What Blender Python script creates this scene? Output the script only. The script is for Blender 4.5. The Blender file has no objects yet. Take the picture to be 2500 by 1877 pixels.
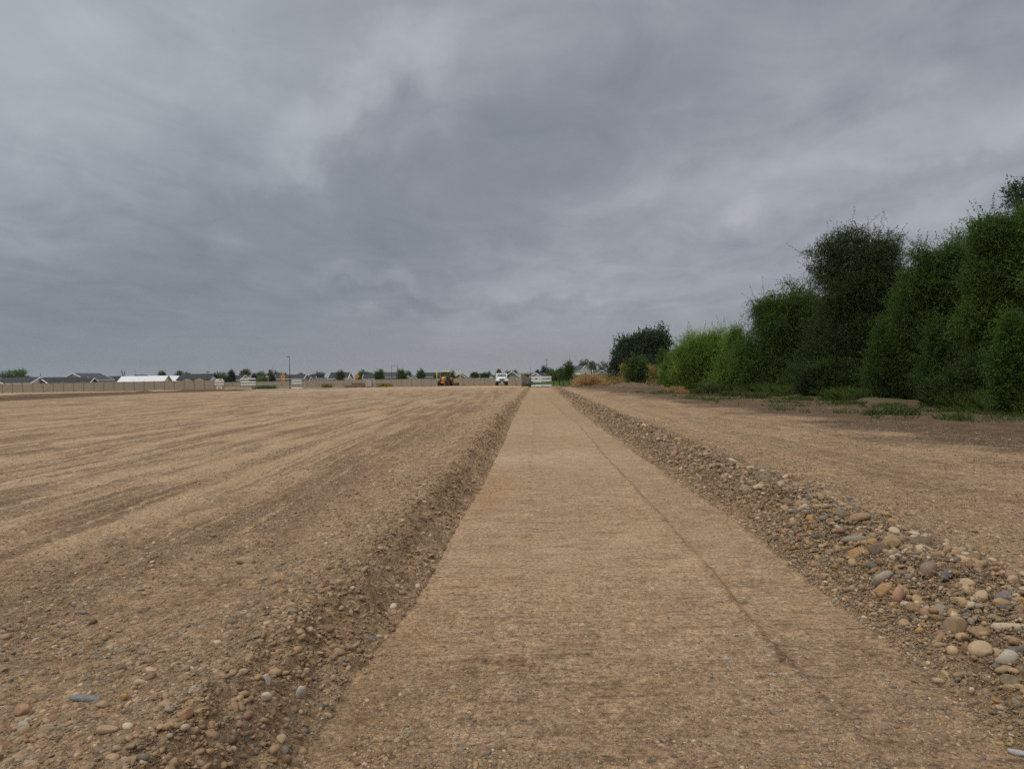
import bpy, math, random
import numpy as np
from mathutils import Matrix, Vector, Euler
R = math.radians
rng = np.random.default_rng(7)
random.seed(7)
S = bpy.context.scene
COL = S.collection

# ------------------------------------------------------------------ camera
FPX, CX, CY, EYE = 1735.0, 1250.0, 938.5, 1.55
PITCH, ROLL = R(-0.677), R(1.0)
cam_d = bpy.data.cameras.new('camera'); cam = bpy.data.objects.new('camera', cam_d); COL.objects.link(cam)
cam_d.sensor_width = 36.0; cam_d.lens = 36.0 * FPX / 2500.0
cam_d.clip_start = 0.05; cam_d.clip_end = 8000
cam.matrix_world = Matrix.Translation((0, 0, EYE)) @ Matrix.Rotation(R(90) + PITCH, 4, 'X') @ Matrix.Rotation(-ROLL, 4, 'Z')
S.camera = cam
S.view_settings.view_transform = 'Standard'; S.view_settings.look = 'None'
S.view_settings.exposure = 0.0; S.view_settings.gamma = 1.0
S.cycles.volume_bounces = 1
S.cycles.max_bounces = 8
S.cycles.use_denoising = False

def hz(px):                       # photo row of the horizon at a photo column
    return 918.0 - (px - 1250.0) * 0.0175
def X_at(px, D): return (px - 1250.0) / FPX * D
def Z_at(px, py, D): return EYE + (hz(px) - py) * D / FPX
def skydir(px, py):
    return Vector(((px - 1250.0) / FPX, 1.0, (hz(px) - py) / FPX)).normalized()

# ------------------------------------------------------------------ node helpers
class NT:
    def __init__(s, tree): s.t = tree; s.n = tree.nodes; s.l = tree.links
    def node(s, typ, **kw):
        n = s.n.new(typ)
        for k, v in kw.items(): setattr(n, k, v)
        return n
    def link(s, a, b): s.l.new(a, b)
    def put(s, sock, v):
        if isinstance(v, bpy.types.NodeSocket): s.l.new(v, sock)
        else: sock.default_value = v
    def math(s, op, a, b=0.0, c=None, clamp=False):
        n = s.node('ShaderNodeMath', operation=op, use_clamp=clamp)
        s.put(n.inputs[0], a); s.put(n.inputs[1], b)
        if c is not None: s.put(n.inputs[2], c)
        return n.outputs[0]
    def vmath(s, op, a, b=None, scale=None):
        n = s.node('ShaderNodeVectorMath', operation=op)
        s.put(n.inputs[0], a)
        if b is not None: s.put(n.inputs[1], b)
        if scale is not None: s.put(n.inputs['Scale'], scale)
        return n.outputs['Value'] if op in ('LENGTH', 'DOT_PRODUCT', 'DISTANCE') else n.outputs[0]
    def noise(s, vec, scale, detail=4, rough=0.55, dist=0.0, out=0):
        n = s.node('ShaderNodeTexNoise'); s.put(n.inputs['Vector'], vec)
        s.put(n.inputs['Scale'], scale); n.inputs['Detail'].default_value = detail
        n.inputs['Roughness'].default_value = rough; n.inputs['Distortion'].default_value = dist
        return n.outputs[out]
    def vor(s, vec, scale, rand=1.0, feature='F1'):
        n = s.node('ShaderNodeTexVoronoi', feature=feature); s.put(n.inputs['Vector'], vec)
        s.put(n.inputs['Scale'], scale); n.inputs['Randomness'].default_value = rand
        return n
    def mapr(s, v, a, b, c=0.0, d=1.0, smooth=True):
        n = s.node('ShaderNodeMapRange', interpolation_type='SMOOTHSTEP' if smooth else 'LINEAR')
        s.put(n.inputs[0], v)
        for i, q in enumerate((a, b, c, d)): s.put(n.inputs[i + 1], q)
        return n.outputs[0]
    def mix(s, f, a, b, blend='MIX'):
        n = s.node('ShaderNodeMix', data_type='RGBA', blend_type=blend)
        s.put(n.inputs[0], f); s.put(n.inputs[6], a); s.put(n.inputs[7], b)
        return n.outputs[2]
    def ramp(s, f, stops, interp='LINEAR'):
        n = s.node('ShaderNodeValToRGB'); n.color_ramp.interpolation = interp
        e = n.color_ramp.elements
        while len(e) < len(stops): e.new(0.5)
        for q, (p, c) in zip(e, stops): q.position = p; q.color = (*c, 1) if len(c) == 3 else c
        s.put(n.inputs[0], f)
        return n.outputs[0]
    def mapping(s, vec, loc=(0, 0, 0), rot=(0, 0, 0), scale=(1, 1, 1), typ='POINT'):
        n = s.node('ShaderNodeMapping', vector_type=typ)
        s.put(n.inputs[0], vec); n.inputs[1].default_value = loc
        n.inputs[2].default_value = rot; n.inputs[3].default_value = scale
        return n.outputs[0]
    def attr(s, name, out='Fac'):
        n = s.node('ShaderNodeAttribute', attribute_name=name); return n.outputs[out]

# ------------------------------------------------------------------ world: overcast sky
SUN_EL, SUN_AZ = R(52), R(-118)     # azimuth measured from +Y towards +X (negative: left)
W = bpy.data.worlds.new('World'); S.world = W; W.use_nodes = True
W.node_tree.nodes.clear()
n = NT(W.node_tree)
d = n.node('ShaderNodeTexCoord').outputs['Generated']
sep = n.node('ShaderNodeSeparateXYZ'); n.link(d, sep.inputs[0])
dz = n.math('MAXIMUM', sep.outputs[2], 0.0)
den = n.math('ADD', dz, 0.13)
cmb = n.node('ShaderNodeCombineXYZ')
n.link(n.math('DIVIDE', sep.outputs[0], den), cmb.inputs[0]); n.link(n.math('DIVIDE', sep.outputs[1], den), cmb.inputs[1])
plane = n.mapping(cmb.outputs[0], rot=(0, 0, R(-28)), scale=(0.9, 0.62, 1.0))
big = n.noise(plane, 1.05, 6, 0.52, 0.6)
mid = n.noise(plane, 3.3, 8, 0.56, 0.9)
fine = n.noise(n.mapping(d, rot=(0, R(18), 0), scale=(.62, .62, 1.35)), 8.0, 9, 0.6, 0.5)
wcol = n.noise(d, 3.2, 5, 0.6, 0.3, out=1)
warp = n.vmath('SCALE', n.vmath('SUBTRACT', wcol, (0.5, 0.5, 0.5)), scale=0.20)
wcol2 = n.noise(d, 14.0, 5, 0.62, 0.2, out=1)
warp2 = n.vmath('SCALE', n.vmath('SUBTRACT', wcol2, (0.5, 0.5, 0.5)), scale=0.06)
dw = n.vmath('ADD', n.vmath('ADD', d, warp), warp2)
# broad light and dark cloud masses: (column, row, half width, half height, tilt, amount, hardness)
MASSES = [
 (20, 140, 420, 260, 15, 0.11, 0), (870, 270, 330, 62, 34, 0.09, .2), (430, 330, 260, 150, 25, -0.05, 0), (660, 90, 300, 60, 20, -0.03, 0), (760, 120, 300, 90, 20, 0.03, 0),
 (1350, 290, 560, 120, 24, -0.06, 0), (1000, 450, 420, 120, 15, -0.045, 0), (330, 660, 560, 190, 4, -0.075, 0),
 (1930, 440, 430, 105, 9, 0.085, .1), (2300, 260, 420, 120, 10, -0.015, 0), (2050, 120, 500, 100, 8, -0.03, 0),
 (590, 610, 50, 42, 40, 0.04, .2), (920, 660, 110, 24, 8, 0.035, .2), (960, 705, 170, 26, 2, -0.06, .3),
 (1320, 752, 150, 24, 2, -0.065, .3), (1560, 560, 150, 40, 0, -0.055, .3), (1750, 650, 300, 40, 4, -0.05, .2),
 (1500, 690, 330, 60, 2, 0.035, 0), (1800, 545, 90, 28, 25, 0.06, .3), (2230, 560, 150, 60, 15, 0.06, .2),
 (2260, 490, 200, 36, 12, -0.06, .2), (200, 850, 760, 170, 0, -0.085, 0), (1250, 870, 500, 60, 0, -0.01, 0),
 (1420, 480, 330, 60, 14, -0.03, 0), (1130, 600, 300, 60, 6, -0.04, 0), (2480, 330, 200, 80, 8, 0.05, 0),
 (1680, 60, 500, 90, 5, 0.02, 0),
]
acc = n.math('MULTIPLY', n.math('SUBTRACT', big, 0.5), 0.15)
acc = n.math('ADD', acc, n.math('MULTIPLY', n.math('SUBTRACT', mid, 0.5), 0.165))
lowfade = n.mapr(dz, 0.0, 0.13, 0.25, 1.0)
acc = n.math('ADD', acc, n.math('MULTIPLY', n.math('SUBTRACT', fine, 0.5), 0.15))
acc = n.math('MULTIPLY', acc, lowfade)
for px, py, rx, ry, tilt, amt, hard in MASSES:
    c = skydir(px, py)
    m = n.mapping(dw, loc=c, rot=(0, R(-tilt), -math.atan2(c.x, c.y)), scale=(rx / FPX, 0.9, ry / FPX), typ='TEXTURE')
    ln = n.vmath('LENGTH', m)
    acc = n.math('ADD', acc, n.mapr(ln, 1.7 - hard, 0.0 + hard, 0.0, amt * (.8 if amt < 0 else 1.0)))
up = n.mapr(dz, 0.44, 0.95, 0.0, 0.85)         # an overcast sky is brightest overhead
val = n.math('ADD', n.math('ADD', acc, 0.368), up)
colr = n.ramp(val, [(0.0, (.10, .115, .145)), (0.18, (.178, .202, .238)), (0.32, (.262, .279, .322)), (0.45, (.395, .415, .45)), (0.6, (.56, .575, .60)), (1.0, (1.15, 1.15, 1.17))])
teal = n.mapr(sep.outputs[0], -.62, -.05, .9, 0.0)
colr = n.mix(teal, colr, n.mix(1.0, colr, (.955, 1.02, 1.025, 1), 'MULTIPLY'))
hcol = n.math('MULTIPLY', n.mapr(dz, 0.0, 0.10, 0.55, 0.0), n.mapr(sep.outputs[0], -.55, -.1, .35, 1.0))
colr = n.mix(hcol, colr, (.280, .297, .306, 1))
sky = n.node('ShaderNodeTexSky', sky_type='NISHITA'); sky.sun_disc = False
sky.sun_elevation = SUN_EL; sky.sun_rotation = SUN_AZ; sky.dust_density = 3.0
STR = 0.1
cl10 = n.vmath('SCALE', colr, scale=1.0 / STR)
fin = n.mix(0.965, sky.outputs[0], cl10)
bg = n.node('ShaderNodeBackground'); n.link(fin, bg.inputs[0]); bg.inputs[1].default_value = STR
wo = n.node('ShaderNodeOutputWorld'); n.link(bg.outputs[0], wo.inputs[0])

sl = bpy.data.lights.new('sun', 'SUN'); so = bpy.data.objects.new('sun', sl); COL.objects.link(so)
sl.energy = 1.35; sl.angle = R(20); sl.color = (1.0, 0.965, 0.91)
sd = Vector((math.sin(SUN_AZ) * math.cos(SUN_EL), math.cos(SUN_AZ) * math.cos(SUN_EL), math.sin(SUN_EL)))
so.rotation_euler = sd.to_track_quat('Z', 'Y').to_euler(); so.location = (-30, -20, 60)

# ------------------------------------------------------------------ object helpers
def tag(o, label=None, cat=None, group=None, kind=None):
    if label: o['label'] = label
    if cat: o['category'] = cat
    if group: o['group'] = group
    if kind: o['kind'] = kind
    return o
def empty(name, loc, rz=0.0):
    o = bpy.data.objects.new(name, None); COL.objects.link(o); o.empty_display_size = 0.3
    o.location = loc; o.rotation_euler = (0, 0, rz); return o
def copy_tree(o, parent=None):
    c = o.copy(); COL.objects.link(c)
    if parent: c.parent = parent
    for ch in list(o.children): copy_tree(ch, c)
    return c
def mesh_np(name, verts, faces_flat, loop_tot, mat, parent=None, smooth=True, attrs=None):
    """verts (n,3); faces_flat indices; loop_tot per-face vertex counts"""
    me = bpy.data.meshes.new(name)
    nv, nf, nl = len(verts), len(loop_tot), len(faces_flat)
    me.vertices.add(nv); me.vertices.foreach_set('co', np.asarray(verts, np.float32).ravel())
    me.loops.add(nl); me.loops.foreach_set('vertex_index', np.asarray(faces_flat, np.int32).ravel())
    me.polygons.add(nf)
    ls = np.zeros(nf, np.int32); ls[1:] = np.cumsum(loop_tot)[:-1]
    me.polygons.foreach_set('loop_start', ls)
    me.polygons.foreach_set('loop_total', np.asarray(loop_tot, np.int32))
    if smooth: me.polygons.foreach_set('use_smooth', np.ones(nf, bool))
    for k, v in (attrs or {}).items():
        v = np.asarray(v, np.float32)
        if v.ndim == 1:
            a = me.attributes.new(k, 'FLOAT', 'POINT'); a.data.foreach_set('value', v)
        else:
            a = me.attributes.new(k, 'FLOAT_COLOR', 'POINT')
            a.data.foreach_set('color', np.concatenate([v, np.ones((len(v), 1), np.float32)], 1).ravel())
    me.update(calc_edges=True); me.validate()
    if mat: me.materials.append(mat)
    o = bpy.data.objects.new(name, me); COL.objects.link(o)
    if parent: o.parent = parent
    return o
class MB:
    def __init__(s): s.v = []; s.f = []
    def add(s, vs, fs):
        k = len(s.v); s.v += [tuple(q) for q in vs]; s.f += [tuple(i + k for i in f) for f in fs]; return s
    def box(s, c, size, rz=0.0, rx=0.0, ry=0.0, taper=1.0):
        hx, hy, h = size[0] / 2, size[1] / 2, size[2] / 2
        m = Euler((rx, ry, rz)).to_matrix(); c = Vector(c)
        vs = [c + m @ Vector((sx * hx * (taper if sz > 0 else 1), sy * hy * (taper if sz > 0 else 1), sz * h)) for sz in (-1, 1) for sy in (-1, 1) for sx in (-1, 1)]
        return s.add(vs, [(0, 2, 3, 1), (4, 5, 7, 6), (0, 1, 5, 4), (2, 6, 7, 3), (0, 4, 6, 2), (1, 3, 7, 5)])
    def prism(s, poly, a, b, axis='x'):
        k = len(poly)
        def pt(p, q): return {'x': (q, p[0], p[1]), 'y': (p[0], q, p[1]), 'z': (p[0], p[1], q)}[axis]
        vs = [pt(p, a) for p in poly] + [pt(p, b) for p in poly]
        fs = [tuple(range(k))[::-1], tuple(range(k, 2 * k))] + [(i, (i + 1) % k, k + (i + 1) % k, k + i) for i in range(k)]
        return s.add(vs, fs)
    def tube(s, pts, rad, seg=8, caps=True):
        pts = [Vector(p) for p in pts]
        if not hasattr(rad, '__len__'): rad = [rad] * len(pts)
        vs = []; fs = []
        for i, p in enumerate(pts):
            t = (pts[min(i + 1, len(pts) - 1)] - pts[max(i - 1, 0)]).normalized()
            a = t.cross(Vector((0, 0, 1)) if abs(t.z) < 0.9 else Vector((1, 0, 0))).normalized(); b = t.cross(a)
            for j in range(seg):
                g = 2 * math.pi * j / seg
                vs.append(p + (a * math.cos(g) + b * math.sin(g)) * rad[i])
        for i in range(len(pts) - 1):
            for j in range(seg):
                fs.append((i * seg + j, i * seg + (j + 1) % seg, (i + 1) * seg + (j + 1) % seg, (i + 1) * seg + j))
        if caps: fs.append(tuple(range(seg))[::-1]); fs.append(tuple((len(pts) - 1) * seg + j for j in range(seg)))
        return s.add(vs, fs)
    def disc_ring(s, c, axis, prof, seg=20):
        """lathe: prof = [(radius, offset along axis)] closed"""
        ax = Vector(axis).normalized(); a = ax.cross(Vector((0, 0, 1)) if abs(ax.z) < .9 else Vector((1, 0, 0))).normalized(); b = ax.cross(a); c = Vector(c)
        vs = []; k = len(prof)
        for j in range(seg):
            g = 2 * math.pi * j / seg
            for r_, o_ in prof: vs.append(c + ax * o_ + (a * math.cos(g) + b * math.sin(g)) * r_)
        fs = [(j * k + i, j * k + i + 1, ((j + 1) % seg) * k + i + 1, ((j + 1) % seg) * k + i) for j in range(seg) for i in range(k - 1)]
        return s.add(vs, fs)
    def build(s, name, mat, parent=None, smooth=False, bevel=0.0):
        me = bpy.data.meshes.new(name); me.from_pydata(s.v, [], s.f); me.update()
        me.materials.append(mat)
        if smooth: me.polygons.foreach_set('use_smooth', np.ones(len(me.polygons), bool))
        o = bpy.data.objects.new(name, me); COL.objects.link(o)
        if bevel:
            m = o.modifiers.new('bevel', 'BEVEL'); m.width = bevel; m.segments = 2; m.limit_method = 'ANGLE'
        if parent: o.parent = parent
        return o

# ------------------------------------------------------------------ numpy noise
def _hash(ix, iy, seed):
    h = (ix.astype(np.int64) * 374761393 + iy.astype(np.int64) * 668265263 + seed * 1442695041) & 0xFFFFFFFF
    h = ((h ^ (h >> 13)) * 1274126177) & 0xFFFFFFFF
    return ((h ^ (h >> 16)) & 0xFFFFFF) / float(0xFFFFFF)
def vnoise(x, y, seed=0):
    ix = np.floor(x); iy = np.floor(y); fx = x - ix; fy = y - iy
    ux = fx * fx * fx * (fx * (fx * 6 - 15) + 10); uy = fy * fy * fy * (fy * (fy * 6 - 15) + 10)
    a = _hash(ix, iy, seed); b = _hash(ix + 1, iy, seed); c = _hash(ix, iy + 1, seed); e = _hash(ix + 1, iy + 1, seed)
    return (a * (1 - ux) + b * ux) * (1 - uy) + (c * (1 - ux) + e * ux) * uy - 0.5
def fbm(x, y, sc, octv=4, seed=0, gain=0.5):
    t = 0; a = 1.0
    for i in range(octv):
        t = t + a * vnoise(x * sc + 17.3 * i, y * sc + 9.1 * i, seed + i); a *= gain; sc *= 2.03
    return t
def sm(v, a, b):
    t = np.clip((v - a) / (b - a), 0, 1); return t * t * (3 - 2 * t)
def gauss(v): return np.exp(-v * v)

# ------------------------------------------------------------------ terrain
LY = [-60, 0, 2.8, 3.2, 3.54, 4.0, 4.3, 4.86, 5.68, 6.79, 7.96, 9.95, 11.5, 16.5, 23.8, 37.2, 50, 82, 96, 120, 3000]
LX = [-.95, -.9, -.87, -.87, -.85, -.81, -.76, -.69, -.64, -.62, -.56, -.44, -.39, -.22, -.05, .42, .9, 2.1, 2.6, 3.2, 3.2]
RY = [-60, 0, 2.8, 3.3, 3.8, 4.24, 4.74, 5.65, 7.6, 8.9, 10.9, 15.6, 21.4, 33.8, 57.3, 80, 96, 120, 3000]
RX = [1.9, 1.98, 2.0, 2.02, 2.06, 2.08, 2.11, 2.18, 2.28, 2.3, 2.3, 2.42, 2.52, 2.78, 3.55, 4.3, 4.9, 5.6, 5.6]
def XL(y): return np.interp(y, LY, LX)
def XR(y): return np.interp(y, RY, RX)
TRACKS = [(-4.5, .20, .62), (-3.35, .12, .5), (-6.15, .15, .7), (-5.3, .08, .35), (-7.7, .2, .6), (-8.6, .1, .5), (-10.2, .25, .6), (-12.3, .2, .7),
          (-14.0, .15, .45), (-16.6, .3, .6), (-19, .2, .5), (-22.5, .3, .55), (-26, .3, .5), (-31, .4, .5), (-37, .5, .5), (-42, .4, .4), (-1.95, .14, .4), (-2.6, .1, .35)]
def trackmask(x, y):
    t = np.zeros_like(x)
    wob = fbm(x * 0 + 3, y, 0.09, 3, 50) * 0.5
    for i, (c, w, a) in enumerate(TRACKS):
        w_ = fbm(x * 0 + c, y, 0.35, 3, 60 + i) * 0.25
        patch = sm(fbm(x * 0 + c * 3, y, 0.16, 3, 90 + i), -0.32, 0.15)
        cc = c + wob + w_ + np.interp(y, [0, 60, 120], [0, 0.4, 2.0])
        t = np.maximum(t, a * patch * gauss((x - cc) / w))
    return t
def ground_base(x, y):
    z = np.zeros_like(x)
    left = sm(x, -62, -46)
    z = z - 0.18 * sm(y, 96, 122) * left - 0.34 * sm(y, 134, 160) * left
    z = z - 0.05 * sm(y, 96, 122) * (1 - left)
    z = z - 0.62 * gauss((x - 12) / 26) * sm(y, 108, 190) * (1 - sm(y, 280, 420)) * sm(x, -6, 4)
    run = sm(y, 42, 58) * (1 - sm(y, 118, 128))
    z = z + run * (0.30 * gauss((x + 47 + fbm(x * 0, y, .06, 3, 5) * 3) / 1.3) * (1 + fbm(x, y, .4, 3, 6)) + 0.26 * gauss((x + 54 + fbm(x * 0, y, .05, 3, 8) * 4) / 1.6))
    z = z + run * 0.22 * gauss((x + 60) / 3.5) * (1 + 1.5 * fbm(x, y, .15, 3, 9))
    z = z + fbm(x, y, 0.05, 3, 21) * 0.10 * sm(y, 20, 60)
    z = z + 0.17 * sm(x, 14.6, 16.2) * gauss((x - 16.4) / 1.3) * (1 + fbm(x, y, .5, 3, 31)) * (1 - sm(y, 60, 80))
    z = z + sm(y, 700, 1600) * 14 * sm(x, -60, 350) * 0.35
    return z
def bank(x, y, detail=True):
    dl = XL(y) - x; dr = x - XR(y)
    fade = 1 - sm(y, 86, 100)
    nl = fbm(x, y, 1.4, 3, 40) * 0.5
    Hc = 0.235 + 0.07 * nl
    zl = np.where(dl > 0, Hc * sm(dl + 0.10 * nl * (dl > .05), 0.0, 0.48) - (Hc - 0.125) * sm(dl, 0.5, 1.5), 0.0)
    nr = fbm(x, y, 1.1, 3, 44)
    Hr = 0.23 + 0.10 * nr
    zr = np.where(dr > 0, Hr * sm(dr, 0.0, 0.62) - (Hr - 0.07) * sm(dr, 0.75, 1.7), 0.0)
    z = (zl + zr) * fade
    if detail:
        on = np.maximum(sm(dl, -0.02, 0.1), sm(dr, -0.02, 0.1))
        face = gauss((dl - 0.26) / 0.26) * (dl > 0)
        clod = np.abs(fbm(x, y, 5.5, 4, 70)) * 0.13 + fbm(x, y, 14, 3, 75) * 0.045
        z = z + fade * face * clod + on * (fbm(x, y, 2.2, 4, 80) * 0.028 + np.abs(fbm(x, y, 9, 4, 84)) * 0.03)
        t = trackmask(x, y) * (dl > 0.6)
        z = z + t * (0.018 + np.abs(fbm(x, y, 9, 3, 88)) * 0.05) - t * 0.012
        z = z + on * gauss((dr - .55) / .5) * (dr > 0) * fade * fbm(x, y, 4.5, 3, 92) * 0.05
    return z
def path_z(x, y):
    z = fbm(x * 1.3, y * 8, 1.0, 4, 120) * 0.007 + fbm(x, y, .8, 3, 125) * 0.014
    crx = np.interp(y, [2, 3.8, 4.66, 6.3, 7.8, 9.7, 13.2, 18, 23, 26.4, 60], [1.42, 1.43, 1.46, 1.54, 1.58, 1.64, 1.72, 1.89, 2.05, 2.0, 2.6]) + fbm(x * 0, y, .9, 3, 130) * .03
    z = z + (0.012 * gauss((x - crx) / 0.03) - 0.010 * sm(x, crx, crx + .04)) * (.4 + 1.2 * sm(fbm(x, y, 1.5, 3, 140), -.3, .3))
    clx = np.interp(y, [2, 4.7, 7.8, 13.4, 21.9, 60], [0.0, 0.03, .15, .32, .66, 1.8]) + fbm(x * 0, y, .8, 3, 133) * .07
    z = z + 0.006 * gauss((x - clx) / 0.05)
    return z
def inpath(x, y): return (x > XL(y)) & (x < XR(y)) & (y < 97)
def gz(x, y, detail=True):
    x = np.asarray(x, float); y = np.asarray(y, float)
    return ground_base(x, y) + bank(x, y, detail)
def gz1(x, y):
    q = float(gz(np.array([x]), np.array([y]))[0])
    if inpath(np.array([x]), np.array([y]))[0]: q += float(path_z(np.array([x]), np.array([y]))[0]) + .004
    return q
def spaced(a, b, step, lo, hi, g1, g2, mid):
    """fine spacing inside [a,b], growing outside up to lo/hi"""
    out = list(np.arange(a, b, step)); s_ = step; q = out[-1]
    while q < hi:
        s_ *= g1 if q < mid else g2; q += s_; out.append(q)
    s_ = step; q = a; pre = []
    while q > lo:
        s_ *= g1 if q > -mid else g2; q -= s_; pre.append(q)
    return np.array(pre[::-1] + out)
def grid_faces(nx, ny):
    i = np.arange(ny - 1)[:, None] * nx + np.arange(nx - 1)[None, :]
    return np.stack([i, i + 1, i + nx + 1, i + nx], -1).reshape(-1, 4)

# ------------------------------------------------------------------ materials
def newmat(name):
    m = bpy.data.materials.new(name); m.use_nodes = True; m.node_tree.nodes.clear()
    q = NT(m.node_tree); out = q.node('ShaderNodeOutputMaterial')
    p = q.node('ShaderNodeBsdfPrincipled'); q.link(p.outputs[0], out.inputs[0])
    return m, q, p, out
def plain(name, col, rough=0.6, metal=0.0, var=0.12, scale=3.0, dirt=None, spec=0.4):
    m, q, p, out = newmat(name)
    co = q.node('ShaderNodeTexCoord').outputs['Object']
    nz = q.noise(co, scale, 5, 0.6)
    lo = tuple(c * (1 - var) for c in col); hi = tuple(min(1, c * (1 + var)) for c in col)
    c = q.ramp(nz, [(0.3, lo), (0.7, hi)])
    if dirt:
        n2 = q.noise(co, scale * .6, 6, 0.65, .4)
        c = q.mix(q.mapr(n2, .52, .72, 0, .55), c, (*dirt, 1))
    q.link(c, p.inputs['Base Color']); p.inputs['Roughness'].default_value = rough
    p.inputs['Metallic'].default_value = metal; p.inputs['Specular IOR Level'].default_value = spec
    return m
PAL = [(0.0, (.31, .22, .138)), (.16, (.38, .29, .20)), (.3, (.185, .125, .077)), (.42, (.46, .38, .285)), (.52, (.21, .19, .165)), (.62, (.32, .225, .135)), (.72, (.115, .11, .103)), (.79, (.25, .16, .105)), (.86, (.56, .48, .385)), (.94, (.33, .205, .095))]
def earth(name, is_path=False):
    m, q, p, out = newmat(name)
    pos = q.node('ShaderNodeNewGeometry').outputs['Position']
    rough = q.attr('rough'); soil = q.attr('soil'); pale = q.attr('pale')
    n0 = q.noise(pos, 0.35, 5, 0.6); n1 = q.noise(pos, 2.2, 6, 0.62); n2 = q.noise(pos, 38, 4, 0.6)
    st = q.noise(q.mapping(pos, scale=(1.6, 11, 1)), 1.0, 5, 0.62)
    st2 = q.noise(q.mapping(pos, scale=(3.6, 27, 1)), 1.0, 4, 0.62)
    sand = q.ramp(n1, [(.25, (.300, .202, .118)), (.5, (.362, .251, .152)), (.78, (.425, .306, .195))])
    sand = q.mix(q.mapr(n0, .35, .65, 0, .5), sand, (.362, .243, .141, 1))
    sand = q.mix(q.math('MULTIPLY', pale, .8), sand, (.48, .355, .235, 1))
    gcol = q.ramp(n1, [(.25, (.345, .228, .130)), (.6, (.452, .308, .182)), (.8, (.50, .355, .218))])
    c = q.mix(rough, sand, gcol)
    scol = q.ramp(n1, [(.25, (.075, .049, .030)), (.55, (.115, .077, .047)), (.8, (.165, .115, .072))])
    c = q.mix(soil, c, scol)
    if is_path:
        dark = q.math('MULTIPLY', q.mapr(st, .50, .61, 0, 1), q.mapr(q.noise(pos, 26, 4, .65), .40, .60, 0, .6))
        c = q.mix(dark, c, (.150, .104, .067, 1))  # dark specks and dashes paint in the shade of small pits
        dash = q.math('MULTIPLY', q.mapr(st2, .55, .62, 0, .6), q.mapr(q.noise(pos, .9, 4, .6), .36, .58, .15, 1))
        c = q.mix(dash, c, (.135, .092, .058, 1))
        tone = q.attr('tone')
        c = q.mix(tone, c, (.31, .19, .098, 1))
    else:
        streak = q.noise(q.mapping(pos, rot=(0, 0, R(-2)), scale=(2.4, .11, 1)), 1.0, 6, .65)
        c = q.mix(q.mapr(streak, .5, .66, 0, .18), c, (.165, .115, .072, 1))
        pit_shade = q.math('MULTIPLY', q.mapr(q.noise(pos, 19, 5, .7), .53, .64, 0, .6), q.math('ADD', rough, .1))
        c = q.mix(pit_shade, c, (.095, .066, .042, 1))  # shade of small soil pits, put into the colour
    if not is_path:
        sx = q.node('ShaderNodeSeparateXYZ'); q.link(pos, sx.inputs[0])
        wv_ = q.noise(q.mapping(pos, scale=(0, .055, 0)), 1.0, 2, .5)
        lines = None
        for k_, w_, am in ((1.5, .050, 1.0), (4.2, .048, .8), (.62, .018, 1.0), (2.4, .032, .9)):
            lv = q.node('ShaderNodeCombineXYZ'); q.link(q.math('ADD', q.math('MULTIPLY', q.math('ADD', sx.outputs[0], q.math('MULTIPLY', wv_, .9)), k_), 3.7 * k_), lv.inputs[0])
            q.link(q.math('MULTIPLY', sx.outputs[1], .018), lv.inputs[1])
            ab = q.math('ABSOLUTE', q.math('SUBTRACT', q.noise(lv.outputs[0], 1.0, 2, .5), .5))
            l_ = q.mapr(ab, w_, w_ * .55, 0, am)
            lines = l_ if lines is None else q.math('MAXIMUM', lines, l_)
        brk = q.mapr(q.noise(q.mapping(pos, scale=(1.1, .20, 1)), 1.0, 5, .6), .40, .54, 0, 1)
        brk = q.math('MULTIPLY', brk, q.mapr(q.noise(pos, 13, 5, .72), .34, .50, .3, 1))
        lines = q.math('MULTIPLY', q.math('MULTIPLY', lines, brk), q.attr('field'))
        rough = q.math('MAXIMUM', rough, q.math('MULTIPLY', lines, .9))
        c = q.mix(q.math('MULTIPLY', lines, .58), c, (.135, .090, .056, 1))
        rip = q.math('MULTIPLY', q.mapr(st, .50, .63, 0, .6), q.attr('ripple'))
        rip = q.math('MULTIPLY', rip, q.mapr(q.noise(pos, 17, 4, .65), .38, .6, .1, 1))
        c = q.mix(rip, c, (.125, .084, .052, 1))
    n7 = q.noise(pos, 8, 9, .78); n3 = q.noise(pos, 3.1, 8, .72)
    k7 = q.math('ADD', q.math('MULTIPLY', rough, .75), .25)
    c = q.mix(k7, c, q.mix(1.0, c, q.ramp(n7, [(.33, (.48, .45, .43)), (.47, (.9, .89, .88)), (.56, (1.1, 1.1, 1.1)), (.70, (1.42, 1.42, 1.42))]), 'MULTIPLY'))
    c = q.mix(q.math('MULTIPLY', k7, .7), c, q.mix(1.0, c, q.ramp(n3, [(.36, (.62, .6, .58)), (.5, (1, 1, 1)), (.66, (1.25, 1.24, 1.22))]), 'MULTIPLY'))
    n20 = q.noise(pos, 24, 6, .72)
    c = q.mix(q.math('ADD', q.math('MULTIPLY', rough, .5), .45), c, q.mix(1.0, c, q.ramp(n20, [(.34, (.42, .39, .37)), (.45, (.92, .91, .90)), (.55, (1.08, 1.08, 1.08)), (.68, (1.5, 1.5, 1.5))]), 'MULTIPLY'))  # light and dark grit in the colour carries shading the bump lacks
    # grains and small pebbles
    grain = q.ramp(n2, [(.3, (.5, .48, .46)), (.5, (1, 1, 1)), (.72, (1.4, 1.38, 1.35))])
    c = q.mix(.85, c, grain, 'MULTIPLY')
    height = q.math('MULTIPLY', n2, .0016)
    height = q.math('ADD', height, q.math('MULTIPLY', n1, .006))
    height = q.math('ADD', height, q.math('MULTIPLY', n7, q.math('ADD', q.math('MULTIPLY', rough, .05), .006)))
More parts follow.
